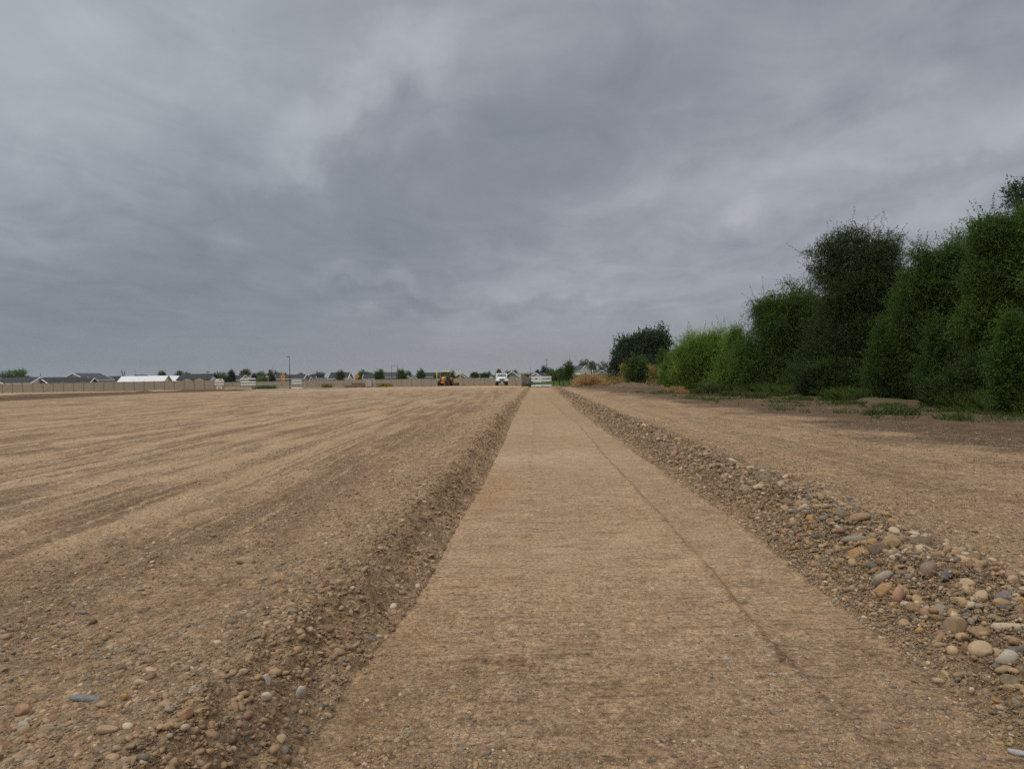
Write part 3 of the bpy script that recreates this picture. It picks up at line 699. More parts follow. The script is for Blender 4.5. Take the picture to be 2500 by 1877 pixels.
# ------------------------------------------------------------------ foliage
def leaf_quads(P, D, size, asp=.55):
    """diamond leaves at P pointing along D"""
    n_ = len(P); r = rng.normal(0, 1, (n_, 3)); Dn = D / (np.linalg.norm(D, axis=1, keepdims=True) + 1e-9)
    s_ = np.cross(Dn, r); s_ /= np.linalg.norm(s_, axis=1, keepdims=True) + 1e-9
    L = size[:, None]
    V = np.stack([P, P + Dn * L * .5 + s_ * L * asp * .5, P + Dn * L, P + Dn * L * .5 - s_ * L * asp * .5], 1)
    return V.reshape(-1, 3)
def make_crown(blobs, n_spray, leaf, spray_len, per, mat, parent, up=.35, droop=.25, tintlo=0., name='crown', shell=.5, lump=.55, sub=24, shoots=0.06):
    """blobs (m,6): centre and radii, in the tree's own space"""
    B = np.asarray(blobs, float); subs = []; T = []
    for b in B:                                    # break every limb's mass into uneven clumps
        for _ in range(sub):
            q = rng.normal(0, 1, 3); q /= np.linalg.norm(q); k = rng.uniform(.13, .40)
            subs.append(np.concatenate([b[:3] + q * b[3:] * rng.uniform(.5, 1.18), b[3:] * k * np.array([1, 1, 1.0])])); T.append(rng.normal(.02, .24))  # random clump tone, spread wide to paint in lit and dark masses
    if sub: B = np.concatenate([B * np.array([1, 1, 1, .8, .8, .8]), np.array(subs)]); 
    T = np.array([0.] * len(blobs) + T); vol = B[:, 3] * B[:, 4] * B[:, 5]
    w = vol ** .7; w[:len(blobs)] *= .3; bi = rng.choice(len(B), n_spray, p=w / w.sum())
    u = rng.normal(0, 1, (n_spray, 3)); u /= np.linalg.norm(u, axis=1, keepdims=True)
    rr = shell + (1.0 - shell) * rng.uniform(0, 1, n_spray) ** .6
    # uneven outline: radius varies with direction in each blob
    k = rng.normal(0, 2.6, (len(B), 4, 3)); ph = rng.uniform(0, 6.28, (len(B), 4))
    lumpy = 1 + lump * np.sin(np.einsum('nd,nkd->nk', u, k[bi]) + ph[bi]).mean(1)
    o = B[bi, :3] + u * B[bi, 3:] * (rr * lumpy)[:, None]
    dirv = u + np.array([0, 0, up]) + rng.normal(0, .45, (n_spray, 3)); dirv /= np.linalg.norm(dirv, axis=1, keepdims=True)
    Ls = spray_len * rng.uniform(.5, 1.4, n_spray)
    t = np.linspace(.05, 1, per)[None, :, None] + rng.uniform(-.03, .03, (n_spray, per, 1))
    P = o[:, None, :] + dirv[:, None, :] * t * Ls[:, None, None]
    P[..., 2] -= (droop * t[..., 0] ** 2) * Ls[:, None]
    P += rng.normal(0, 1, P.shape) * (leaf * .55)
    side = rng.normal(0, 1, P.shape)
    D = dirv[:, None, :] * .8 + side * .6; D[..., 2] -= .15
    tint = np.clip((rng.normal(.40, .17, n_spray) + T[bi])[:, None] + rng.normal(0, .12, (n_spray, per)) + tintlo, 0, 1)
    P = P.reshape(-1, 3); D = D.reshape(-1, 3); tint = tint.ravel()
    ns = int(n_spray * shoots)
    if ns:                                          # longer leafy shoots that break the outline
        j = rng.choice(n_spray, ns); k_ = per * 2; tt = np.linspace(0, 1, k_)[None, :, None]
        dv = u[j] * .7 + np.array([0, 0, .75]) + rng.normal(0, .25, (ns, 3)); dv /= np.linalg.norm(dv, axis=1, keepdims=True)
        p2 = o[j][:, None, :] + dv[:, None, :] * tt * (spray_len * rng.uniform(1.0, 2.5, ns))[:, None, None]
        p2[..., 2] -= droop * .5 * tt[..., 0] ** 2 * spray_len
        p2 += rng.normal(0, 1, p2.shape) * leaf * .25
        d2 = dv[:, None, :] * .8 + rng.normal(0, .6, p2.shape)
        P = np.concatenate([P, p2.reshape(-1, 3)]); D = np.concatenate([D, d2.reshape(-1, 3)])
        tint = np.concatenate([tint, np.clip(np.repeat(rng.normal(.5, .2, ns), k_), 0, 1)])
    ok = P[:, 2] > .03; P = P[ok]; D = D[ok]; tint = tint[ok]
    size = leaf * rng.uniform(.7, 1.4, len(P))
    V = leaf_quads(P, D, size)
    Fq = np.arange(len(V)).reshape(-1, 4)
    return mesh_np(name, V, Fq.ravel(), np.full(len(Fq), 4), mat, parent, smooth=False, attrs={'tint': np.repeat(tint, 4)})
def make_trunk(blobs, h0, r0, mat, parent, twigs=10, twr=.02):
    mb = MB(); B = np.asarray(blobs, float)
    top = B[np.argmax(B[:, 2])]
    cz = max(h0, .4)
    fork = Vector((float(np.mean(B[:, 0])) * .3, float(np.mean(B[:, 1])) * .3, cz))
    mb.tube([(0, 0, -.15), (fork.x * .3, fork.y * .3, cz * .5), fork], [r0 * 1.25, r0, r0 * .85], 8)
    for b in B:
        e = Vector(b[:3]) + Vector((0, 0, b[5] * .45)); m = fork.lerp(e, .5) + Vector((random.uniform(-.2, .2), random.uniform(-.2, .2), .15))
        mb.tube([fork, m, e], [r0 * .6, r0 * .38, r0 * .1], 6)
        for _ in range(twigs):
            q = Vector(rng.normal(0, 1, 3)); q.normalize(); q.z = abs(q.z) * .8
            t_ = Vector(b[:3]) + Vector((q.x * b[3], q.y * b[4], q.z * b[5])) * random.uniform(.75, 1.1)
            s_ = m.lerp(e, random.uniform(.0, 1))
            mb.tube([s_, s_.lerp(t_, .5) + Vector((0, 0, .1)), t_], [twr, twr * .7, twr * .25], 4)
    return mb.build('trunk', mat, parent, True)
def px_blobs(base, D, lst, depthf=.85):
    bx, by, bz = base; out = []
    for q in lst:
        px, py, rx, ry = q[:4]; dd = q[4] if len(q) > 4 else 0.0
        d_ = D + dd
        out.append((X_at(px, d_) - bx, d_ - by, Z_at(px, py, d_) - bz, rx / FPX * d_, rx / FPX * d_ * depthf, ry / FPX * d_))
    return out
def tree(label, cat, px, D, lst, mat, n_spray, leaf, spray_len=.6, per=12, name='broadleaf_tree', group=None, r0=.14, h0=1.2, up=.35, droop=.25, base_z=None, twigs=10, depthf=.85, bark=None, shell=.5, tint=0., lump=.55):
    X = X_at(px, D); bz = gz1(X, D) if base_z is None else base_z
    root = empty(name, (X, D, bz))
    bl = px_blobs((X, D, bz), D, lst, depthf)
    make_trunk(bl, h0, r0, bark or M_BARK, root, twigs, max(.012, r0 * .12))
    make_crown(bl, n_spray, leaf, spray_len, per, mat, root, up, droop, shell=shell, tintlo=tint, lump=lump)
    return tag(root, label, cat, group)
ROW = 'trees and shrubs of the right hand row'
tree('dark round crowned tree standing beyond the brush pile', 'tree', 1572, 128, [(1570, 850, 46, 36), (1602, 834, 34, 28), (1530, 880, 34, 34), (1545, 856, 34, 32), (1612, 866, 24, 36), (1515, 905, 22, 22), (1580, 890, 55, 36)], M_DARK, 5200, .30, .8, 7, r0=.3, h0=1.8, group=ROW, twigs=6)
tree('small rounded dark green shrub behind the dirt heaps', 'shrub', 1563, 88, [(1563, 912, 24, 30), (1558, 895, 18, 18), (1580, 920, 15, 22)], M_ELM, 1800, .15, .6, 9, name='shrub', group=ROW, r0=.06, h0=.5, up=.5)
tree('narrow upright shrub between the round tree and the willow thicket', 'shrub', 1622, 92, [(1622, 885, 15, 34), (1630, 915, 22, 28), (1612, 920, 12, 20)], M_ELM, 1700, .15, .6, 9, name='shrub', group=ROW, r0=.06, h0=.5, up=.5)
tree('low olive shrub at the left end of the willow thicket', 'shrub', 1655, 72, [(1650, 905, 26, 44), (1672, 925, 26, 34), (1636, 932, 18, 20)], M_WILLOW, 4350, 0.091, .7, 18, name='shrub', group=ROW, r0=.05, h0=.4, up=.7, tint=-.25)
tree('bright yellow green willow with wispy shoots on top', 'shrub', 1722, 58, [(1712, 876, 42, 58), (1750, 866, 38, 50), (1690, 921, 40, 48), (1735, 936, 52, 36)], M_WILLOW, 9425, 0.073, .75, 18, name='willow_shrub', group=ROW, r0=.07, h0=.5, up=.8, droop=.1)
tree('green willow clump with a few tall shoots right of the brightest one', 'shrub', 1798, 54, [(1795, 895, 34, 64), (1820, 910, 36, 60), (1780, 940, 40, 34)], M_WILLOW, 7540, 0.073, .75, 18, name='willow_shrub', group=ROW, r0=.07, h0=.5, up=.8, droop=.1, tint=-.15)
tree('feathery mid green elm with an arching top beside the tall dark tree', 'tree', 1910, 49, [(1868, 758, 28, 28), (1905, 770, 40, 38), (1890, 825, 52, 52), (1950, 810, 44, 70), (1880, 890, 58, 60), (1950, 905, 56, 60), (1955, 745, 40, 48), (1985, 800, 44, 80)], M_ELM, 13775, 0.070, .75, 18, name='elm_tree', group=ROW, r0=.13, h0=1.0, up=.3, droop=.5, tint=.15)
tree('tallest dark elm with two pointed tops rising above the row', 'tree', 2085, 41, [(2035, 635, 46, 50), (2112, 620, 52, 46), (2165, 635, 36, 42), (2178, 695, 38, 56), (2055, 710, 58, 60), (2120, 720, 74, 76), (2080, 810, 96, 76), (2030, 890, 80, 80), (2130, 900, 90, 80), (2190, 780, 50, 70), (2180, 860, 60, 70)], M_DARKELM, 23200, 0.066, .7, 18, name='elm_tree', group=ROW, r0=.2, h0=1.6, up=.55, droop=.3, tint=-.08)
tree('broad green tree sloping up towards the right of the row', 'tree', 2290, 33, [(2265, 704, 46, 56), (2320, 664, 50, 52), (2375, 634, 50, 60), (2300, 774, 80, 80), (2370, 754, 70, 90), (2260, 874, 76, 80), (2350, 894, 84, 76), (2235, 774, 46, 80), (2250, 654, 24, 40)], M_ELM, 21750, 0.063, .6, 18, name='elm_tree', group=ROW, r0=.18, h0=1.4, up=.4, droop=.3, tint=.05)
tree('lush tree with a bright leafy crown at the right photo edge', 'tree', 2470, 27, [(2418, 584, 40, 40), (2460, 599, 50, 52), (2510, 584, 50, 60), (2440, 684, 60, 80), (2510, 714, 80, 110), (2430, 814, 64, 80), (2500, 874, 90, 90)], M_ELM, 21750, 0.059, .55, 18, name='elm_tree', group=ROW, r0=.18, h0=1.4, up=.4, droop=.3, tint=.2)
tree('dark treetop showing behind the row in the upper right corner', 'tree', 2500, 46, [(2492, 484, 26, 24), (2530, 494, 50, 50), (2560, 574, 80, 100), (2530, 714, 80, 120)], M_DARK, 5000, .12, .6, 9, group=ROW, r0=.25, h0=2.5)
tree('light green sapling in front of the lush tree at the right edge', 'sapling', 2472, 22, [(2475, 840, 14, 66), (2500, 850, 20, 80), (2450, 920, 16, 50)], M_FRESH, 2465, 0.052, .5, 18, name='sapling', group=ROW, r0=.05, h0=.5, up=.6)
tree('fresh green sapling standing in front of the tallest dark elm', 'sapling', 2150, 33, [(2150, 840, 11, 50), (2168, 880, 15, 46), (2138, 915, 13, 36)], M_FRESH, 1740, 0.052, .5, 18, name='sapling', group=ROW, r0=.04, h0=.5, up=.6, tint=-.1)
tree('slender green sapling in front of the broad sloping tree', 'sapling', 2290, 29, [(2285, 850, 12, 56), (2302, 890, 16, 50), (2262, 925, 14, 34)], M_FRESH, 1885, 0.052, .5, 18, name='sapling', group=ROW, r0=.04, h0=.5, up=.6, tint=-.2)
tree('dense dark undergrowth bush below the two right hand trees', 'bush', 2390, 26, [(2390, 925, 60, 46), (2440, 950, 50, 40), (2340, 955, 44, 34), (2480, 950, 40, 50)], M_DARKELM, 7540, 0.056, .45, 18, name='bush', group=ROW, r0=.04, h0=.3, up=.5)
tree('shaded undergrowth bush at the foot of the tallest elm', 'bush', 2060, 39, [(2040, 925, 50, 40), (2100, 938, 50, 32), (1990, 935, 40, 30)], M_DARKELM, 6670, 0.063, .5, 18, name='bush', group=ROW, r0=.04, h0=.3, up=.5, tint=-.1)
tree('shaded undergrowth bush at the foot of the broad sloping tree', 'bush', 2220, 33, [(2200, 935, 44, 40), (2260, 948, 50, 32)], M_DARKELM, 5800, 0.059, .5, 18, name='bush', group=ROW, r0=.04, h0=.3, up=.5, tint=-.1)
# trees just past the frame edge keep the row going
tree('tall elm just beyond the right photo edge', 'tree', 2720, 24, [(2640, 640, 80, 110), (2740, 560, 110, 120), (2680, 820, 120, 130), (2800, 760, 120, 160)], M_ELM, 6000, .11, .6, 10, name='elm_tree', group=ROW, r0=.2, h0=1.4)
# bare twiggy top between the two tall trees
mb = MB(); D = 38; bx = X_at(2255, D); bz = gz1(bx, D)
top = Vector((X_at(2250, D) - bx, 0, Z_at(2250, 620, D) - bz))
mb.tube([(0, 0, -.1), (.1, 0, top.z * .5), top * .8], [.09, .07, .035], 6)
for i in range(16):
    a = top * random.uniform(.72, .82); e = a + Vector((random.uniform(-.7, .75), random.uniform(-.4, .4), random.uniform(.4, 1.25)))
    m = a.lerp(e, .5) + Vector((random.uniform(-.15, .15), 0, random.uniform(0, .15)))
    mb.tube([a, m, e], [.022, .014, .006], 4)
    for _ in range(3):
        e2 = e + Vector((random.uniform(-.35, .35), random.uniform(-.2, .2), random.uniform(-.05, .4))); mb.tube([m.lerp(e, .6), e2], [.010, .005], 3)
o = mb.build('bare_tree', M_BRANCH, None, True); o.location = (bx, D, bz)
tag(o, 'leafless twiggy treetop between the two tallest green trees', 'tree', ROW)

# grass, weeds, undergrowth
def blades(name, pts, h, w, mat, lean=.35, per=1, label=None, cat=None, kind='stuff', group=None, origin=None, parent=None):
    P = np.repeat(np.asarray(pts, float), per, 0); n_ = len(P)
    P[:, :2] += rng.normal(0, w * 2, (n_, 2))
    hh = h * rng.uniform(.45, 1.25, n_); a = rng.uniform(0, 6.28, n_); l = np.abs(rng.normal(0, lean, n_))
    dirv = np.stack([np.cos(a) * l, np.sin(a) * l, np.ones(n_)], 1)
    b = rng.uniform(0, 6.28, n_); sd_ = np.stack([np.cos(b), np.sin(b), b * 0], 1) * w * .5
    mid_ = P + dirv * hh[:, None] * .55; tip = P + dirv * hh[:, None] * np.array([1.7, 1.7, 1.0])
    V = np.stack([P - sd_, P + sd_, mid_ + sd_ * .8, tip, mid_ - sd_ * .8], 1).reshape(-1, 3)
    if origin is not None: V = V - np.array(origin)
    Fq = np.arange(len(V)).reshape(-1, 5); t = np.clip(rng.normal(.5, .25, n_), 0, 1)
    o = mesh_np(name, V, Fq.ravel(), np.full(len(Fq), 5), mat, parent, False, attrs={'tint': np.repeat(t, 5)})
    if origin is not None: o.location = origin
    if label: tag(o, label, cat, group, kind)
    return o
def scatter(n_, xf, yf, zoff=0.0):
    x_ = xf(n_); y_ = yf(n_); return np.stack([x_, y_, gz(x_, y_) + zoff], 1)
U_ = rng.uniform
n_ = 30000
yy = U_(20, 62, n_); yy = yy[fbm(yy, yy * 0, .35, 4, 611) > -.12]; n_ = len(yy); xx = 15.3 + .1 * fbm(yy, yy * 0, .4, 2, 3) * 4 + np.abs(rng.normal(0, 1.6, n_)); pts = np.stack([xx, yy, gz(xx, yy) - .03], 1)
blades('tall_grass', pts, .55, .022, M_GRASS, .5, 1, 'dark green tall grass along the foot of the tree row', 'grass')
def tuft(label, px, py, r, h, mat, n_=260, name='weed_clump', cat='weed', w=.035, D=None, group=None, lean=.5):
    if D is None: X, Y, Z = at_ground(px, py)
    else: X = X_at(px, D); Y = D; Z = gz1(X, Y)
    q = np.clip(rng.normal(0, r * .36, (int(n_ * 1.5), 2)), -r * .8, r * .8); pts = np.stack([X + q[:, 0], Y + q[:, 1], Z + q[:, 0] * 0 - .02], 1)
    return blades(name, pts, h, w, mat, lean, 1, label, cat, None, group, (X, Y, Z))
def sprout_patch():
    N = 7000; yy = U_(19, 60, N); xx = U_(9.8, 15.5, N)
    k = (fbm(xx, yy, .7, 4, 230) > .12) & (U_(0, 1, N) < .8)
    pts = np.stack([xx[k], yy[k], gz(xx[k], yy[k]) - .01], 1)
    blades('grass', pts, .16, .03, M_WEED, .8, 2, 'low green sprouts scattered over the brown soil strip', 'grass')
sprout_patch()
N = 16000; yy = U_(17, 62, N); xx = 15.2 - np.abs(rng.normal(0, .75, N)); k = fbm(xx, yy, .55, 4, 640) > -.08
blades('verge_grass', np.stack([xx[k], yy[k], gz(xx[k], yy[k]) - .01], 1), .17, .02, M_GRASS, .7, 1, 'short ragged green grass edging the soil below the trees', 'grass')
# soil lumps along the foot of the tree row
N = 2600; yy = U_(16, 75, N); xx = 14.6 + rng.normal(0, .8, N) + (yy > 40) * -1.0; ss = powerlaw(N, 1.8, .04, .3)
v_, f_, c_ = stone_batch(xx, yy, gz(xx, yy) - ss * .25, ss, 2, np.array([.20, .135, .085]) * U_(.7, 1.35, (N, 1)), .15)
M_CLOD = plain('brown_soil', (.125, .084, .053), 1.0, var=.35, scale=9, spec=.02)
tag(mesh_np('soil_clods', v_, f_.ravel(), np.full(len(f_), 3), M_CLOD, attrs={'col': c_}), 'broken brown soil clods along the foot of the tree row', 'soil', kind='stuff')
for lab, px, py, r_, h_, mt, k in (
  ('green weed clump around the wooden post', 1738, 962, .9, .75, M_WEED, 500), ('low green weed left of the wooden post', 1702, 962, .6, .4, M_WEED, 260),
  ('spreading green weed right of the wooden post', 1790, 968, 1.0, .35, M_WEED, 380), ('green weed on bare soil below the elms', 1850, 972, .8, .35, M_WEED, 300),
  ('green weed at the berm below the broad sloping tree', 2200, 1012, .6, .28, M_WEED, 260), ('small weed near the right edge of the soil strip', 2330, 1026, .5, .2, M_WEED, 200),
  ('dry straw coloured grass tuft below the willow thicket', 1648, 958, .8, .5, M_STRAW, 240), ('second dry tuft nearer the wooden post', 1668, 962, .6, .35, M_STRAW, 200),
  ('small green weed tuft beside the larger berm weed', 2130, 1012, .35, .2, M_WEED, 120)):
    tuft(lab, px, py, r_, h_, mt, k)
# brush pile, dry stalks, dirt mounds
def brush(label, px, D, wpx, hpx, mat, n_, name='brush_pile', dark=0):
    X = X_at(px, D); Z = gz1(X, D); w_ = wpx / FPX * D / 2; h_ = hpx / FPX * D
    root = empty(name, (X, D, Z))
    q = rng.normal(0, 1, (n_, 3)); q /= np.linalg.norm(q, axis=1, keepdims=True); q[:, 2] = np.abs(q[:, 2]); q *= U_(.3, 1, (n_, 1))
    P = q * np.array([w_, w_ * .6, h_ * .8])
    Dv = rng.normal(0, 1, (n_, 3)) + q * .6; L = U_(.4, 1.3, n_)
    V = leaf_quads(P, Dv, L * h_ * .5 + .2, .06)
    Fq = np.arange(len(V)).reshape(-1, 4); t = np.clip(rng.normal(.5, .3, n_), 0, 1)
    mesh_np('dry_stalks', V, Fq.ravel(), np.full(len(Fq), 4), mat, root, False, attrs={'tint': np.repeat(t, 4)})
    mb = MB()
    for _ in range(60):
        a = Vector(rng.normal(0, .35, 3)); a = Vector((a.x * w_ * .7, a.y * w_ * .4, abs(a.z) * h_ * .8)); b_ = a + Vector(rng.normal(0, .5, 3)) * h_
        b_.z = abs(b_.z); mb.tube([a, a.lerp(b_, .5), b_], [.04, .03, .012], 5)
    mb.build('branches', M_BRANCH, root, True)
    return tag(root, label, 'brush pile')
def mound(label, px, D, wpx, hpx, col=(.20, .13, .08)):
    X = X_at(px, D); Z = gz1(X, D); w_ = wpx / FPX * D / 2; h_ = hpx / FPX * D
    a = np.linspace(-1, 1, 40); gx, gy = np.meshgrid(a, a); r_ = np.sqrt(gx ** 2 + gy ** 2)
    zz = h_ * np.clip(1 - r_ ** 2, 0, 1) * (1 + .7 * fbm(gx + px, gy, 3, 4, 77)) - .08 * (r_ > .95)
    F_ = grid_faces(40, 40); zr = np.zeros(1600)
    o = mesh_np('dirt_mound', np.stack([gx.ravel() * w_, gy.ravel() * w_ * .7, zz.ravel()], 1), F_.ravel(), np.full(len(F_), 4), M_EARTH, attrs={'rough': zr + .3, 'soil': zr + .9, 'pale': zr, 'green': zr})
    o.location = (X, D, Z - .02); return tag(o, label, 'dirt mound', 'dirt mounds by the tree row')
mound('long brown dirt mound right of the brush pile', 1540, 82, 120, 9); mound('low brown dirt mound under the brush pile', 1455, 84, 110, 9)
mound('pointed dirt mound at the foot of the willow thicket', 1614, 68, 34, 8); mound('low dirt mound between the long mound and the willows', 1580, 76, 70, 7)
brush('tangled straw coloured dry brush pile beside the lawn', 1440, 84, 90, 32, M_STRAW, 2200)
brush('low scattered dry brush on the long dirt mound', 1585, 76, 60, 13, M_DRY, 500)
brush('brown dry brush behind the long dirt mound', 1510, 90, 80, 16, M_DRY, 500)
n_ = 9000; yy = U_(300, 400, n_); xx = X_at(1345 + U_(0, 1, n_) ** .8 * 200, yy)
pts = np.stack([xx, yy, gz(xx, yy)], 1); blades('tall_weeds', pts, 2.1, .35, M_YELLOW, .3, 1, 'yellow flowering weed field beyond the lawn', 'weeds')
n_ = 5000; yy = U_(92, 120, n_); xx = X_at(1440 + U_(0, 1, n_) * 150, yy)
pts = np.stack([xx, yy, gz(xx, yy)], 1); blades('dry_weeds', pts, 1.15, .09, M_YELLOW, .3, 1, 'yellow green weeds standing behind the brush pile', 'weeds')
tree('yellowing bush between the dark shrub and the willows', 'bush', 1597, 84, [(1597, 908, 10, 12), (1600, 922, 9, 9)], M_YELLOW, 200, .16, .5, 8, name='bush', r0=.03, h0=.4, twigs=3)
tree('small yellow leaved bush left of the dark shrub', 'bush', 1530, 92, [(1530, 908, 12, 9)], M_YELLOW, 220, .18, .5, 8, name='bush', r0=.03, h0=.4, twigs=3)

# ------------------------------------------------------------------ lawn, far walk, street
def sheet(name, fx0, fx1, y0, y1, ny, nx, mat, lift, attrs=None):
    V = []
    for yv in np.linspace(y0, y1, ny):
        a, b = fx0(yv), fx1(yv)
        for xv in np.linspace(a, b, nx): V.append((xv, yv, 0))
    V = np.array(V); V[:, 2] = gz(V[:, 0], V[:, 1]) + lift; F_ = grid_faces(nx, ny)
    return mesh_np(name, V, F_.ravel(), np.full(len(F_), 4), mat, attrs={k: np.full(len(V), v) for k, v in (attrs or {}).items()})
mL, qL, pL, _ = newmat('lawn')
posL = qL.node('ShaderNodeNewGeometry').outputs['Position']
qL.link(qL.ramp(qL.noise(posL, 1.5, 6, .65), [(.3, (.036, .066, .018)), (.7, (.062, .105, .030))]), pL.inputs['Base Color']); pL.inputs['Roughness'].default_value = 1.0; pL.inputs['Specular IOR Level'].default_value = 0.0
lawn = sheet('lawn', lambda v: 1.2 + (v - 98) * .02, lambda v: 9.2 + (v - 98) * .12, 98, 340, 240, 40, mL, .04)
tag(lawn, 'mown green lawn beyond the white barricades', 'lawn', kind='structure')
walk = sheet('pavement', lambda v: np.interp(v, [98, 110, 128, 150, 170], [3.3, 4.0, 4.6, 3.6, 1.5]), lambda v: np.interp(v, [98, 110, 128, 150, 170], [5.1, 5.6, 6.1, 6.4, 6.2]), 98, 170, 70, 8, M_CONC, .11)
tag(walk, 'pale concrete walk curving over the lawn', 'pavement', kind='structure')
road = sheet('road', lambda v: -53, lambda v: -31, 126, 137, 12, 24, M_ASPH, .03)
tag(road, 'short stub of grey street before the tan fence', 'road', kind='structure')
kb = sheet('kerb', lambda v: -53, lambda v: -31, 125.4, 126, 3, 24, M_CONC, .12); tag(kb, 'concrete kerb along the stub street', 'kerb', kind='structure')
for i in range(900):
    pass
pts = scatter(700, lambda k: U_(-52, 0, k), lambda k: U_(146, 153, k)); blades('dry_grass', pts, .32, .12, M_DRY, .5, 1, 'sparse dry grass along the foot of the tan fence', 'grass')
tuft('grey green weed patch behind the stub street', 648, 0, 2.6, .75, M_WEED, 420, D=141, w=.1)
tuft('yellow green weed patch beside the pale pallets', 940, 0, 1.6, .7, M_YELLOW, 260, D=138, w=.1)
tuft('yellow weed tuft between street and lumber', 800, 0, 1.0, .9, M_YELLOW, 160, D=138, w=.1)
tuft('dark green bushy tuft at the corner of the tan fence', 1290, 0, 1.1, .45, M_WEED, 300, D=108, w=.08)

# ------------------------------------------------------------------ tan privacy fences
def fence(label, p0, p1, npan, zt0, zt1, h=1.83):
    (x0, y0), (x1, y1) = p0, p1
    root = empty('privacy_fence', (x0, y0, 0)); ang = math.atan2(y1 - y0, x1 - x0); root.rotation_euler = (0, 0, ang)
    L = math.hypot(x1 - x0, y1 - y0); pl = L / npan
    mb = MB(); nb = 9; bw = (pl - .12) / nb
    for i in range(nb): mb.box((.06 + bw * (i + .5), 0, h / 2), (bw * .93, .022, h - .12))
    mb.box((pl / 2, 0, h - .06), (pl - .12, .05, .1)); mb.box((pl / 2, 0, .12), (pl - .12, .05, .12))
    pan = mb.build('panel', M_TAN, root)
    mp = MB(); mp.box((0, 0, h / 2 - .15), (.127, .127, h + .36)); mp.box((0, 0, h + .05), (.15, .15, .05), taper=.6)
    post = mp.build('post', M_TANPOST, root)
    for i in range(npan + 1):
        zt = zt0 + (zt1 - zt0) * i / npan
        if i: q = post.copy(); COL.objects.link(q); q.parent = root
        else: q = post
        q.location = (pl * i, 0, zt - h)
        if i < npan:
            zm = zt0 + (zt1 - zt0) * (i + .5) / npan
            if i: q = pan.copy(); COL.objects.link(q); q.parent = root
            else: q = pan
            q.location = (pl * i, 0, zm - h)
    return tag(root, label, 'fence')
G_F = 'tan vinyl fences'
fence('tall tan vinyl fence on the left in front of dark roofed houses', (X_at(-120, 137), 137), (X_at(547, 139), 139), 27, 1.78, 1.72)
fence('distant tan fence behind the three barricades', (X_at(549, 205), 205), (X_at(905, 186), 186), 17, 1.22, 1.25)
fence('tan fence stretch behind the lumber and the grading tractor', (X_at(907, 168), 168), (X_at(1262, 158), 158), 14, 1.28, 1.25)
fence('tan fence running away beside the white barricades', (X_at(1274, 126), 126), (X_at(1301, 208), 208), 34, 1.72, .35)
fence('short tan fence between the truck and the receding fence', (X_at(1236, 150), 150), (X_at(1274, 127), 127), 11, 1.28, 1.30)

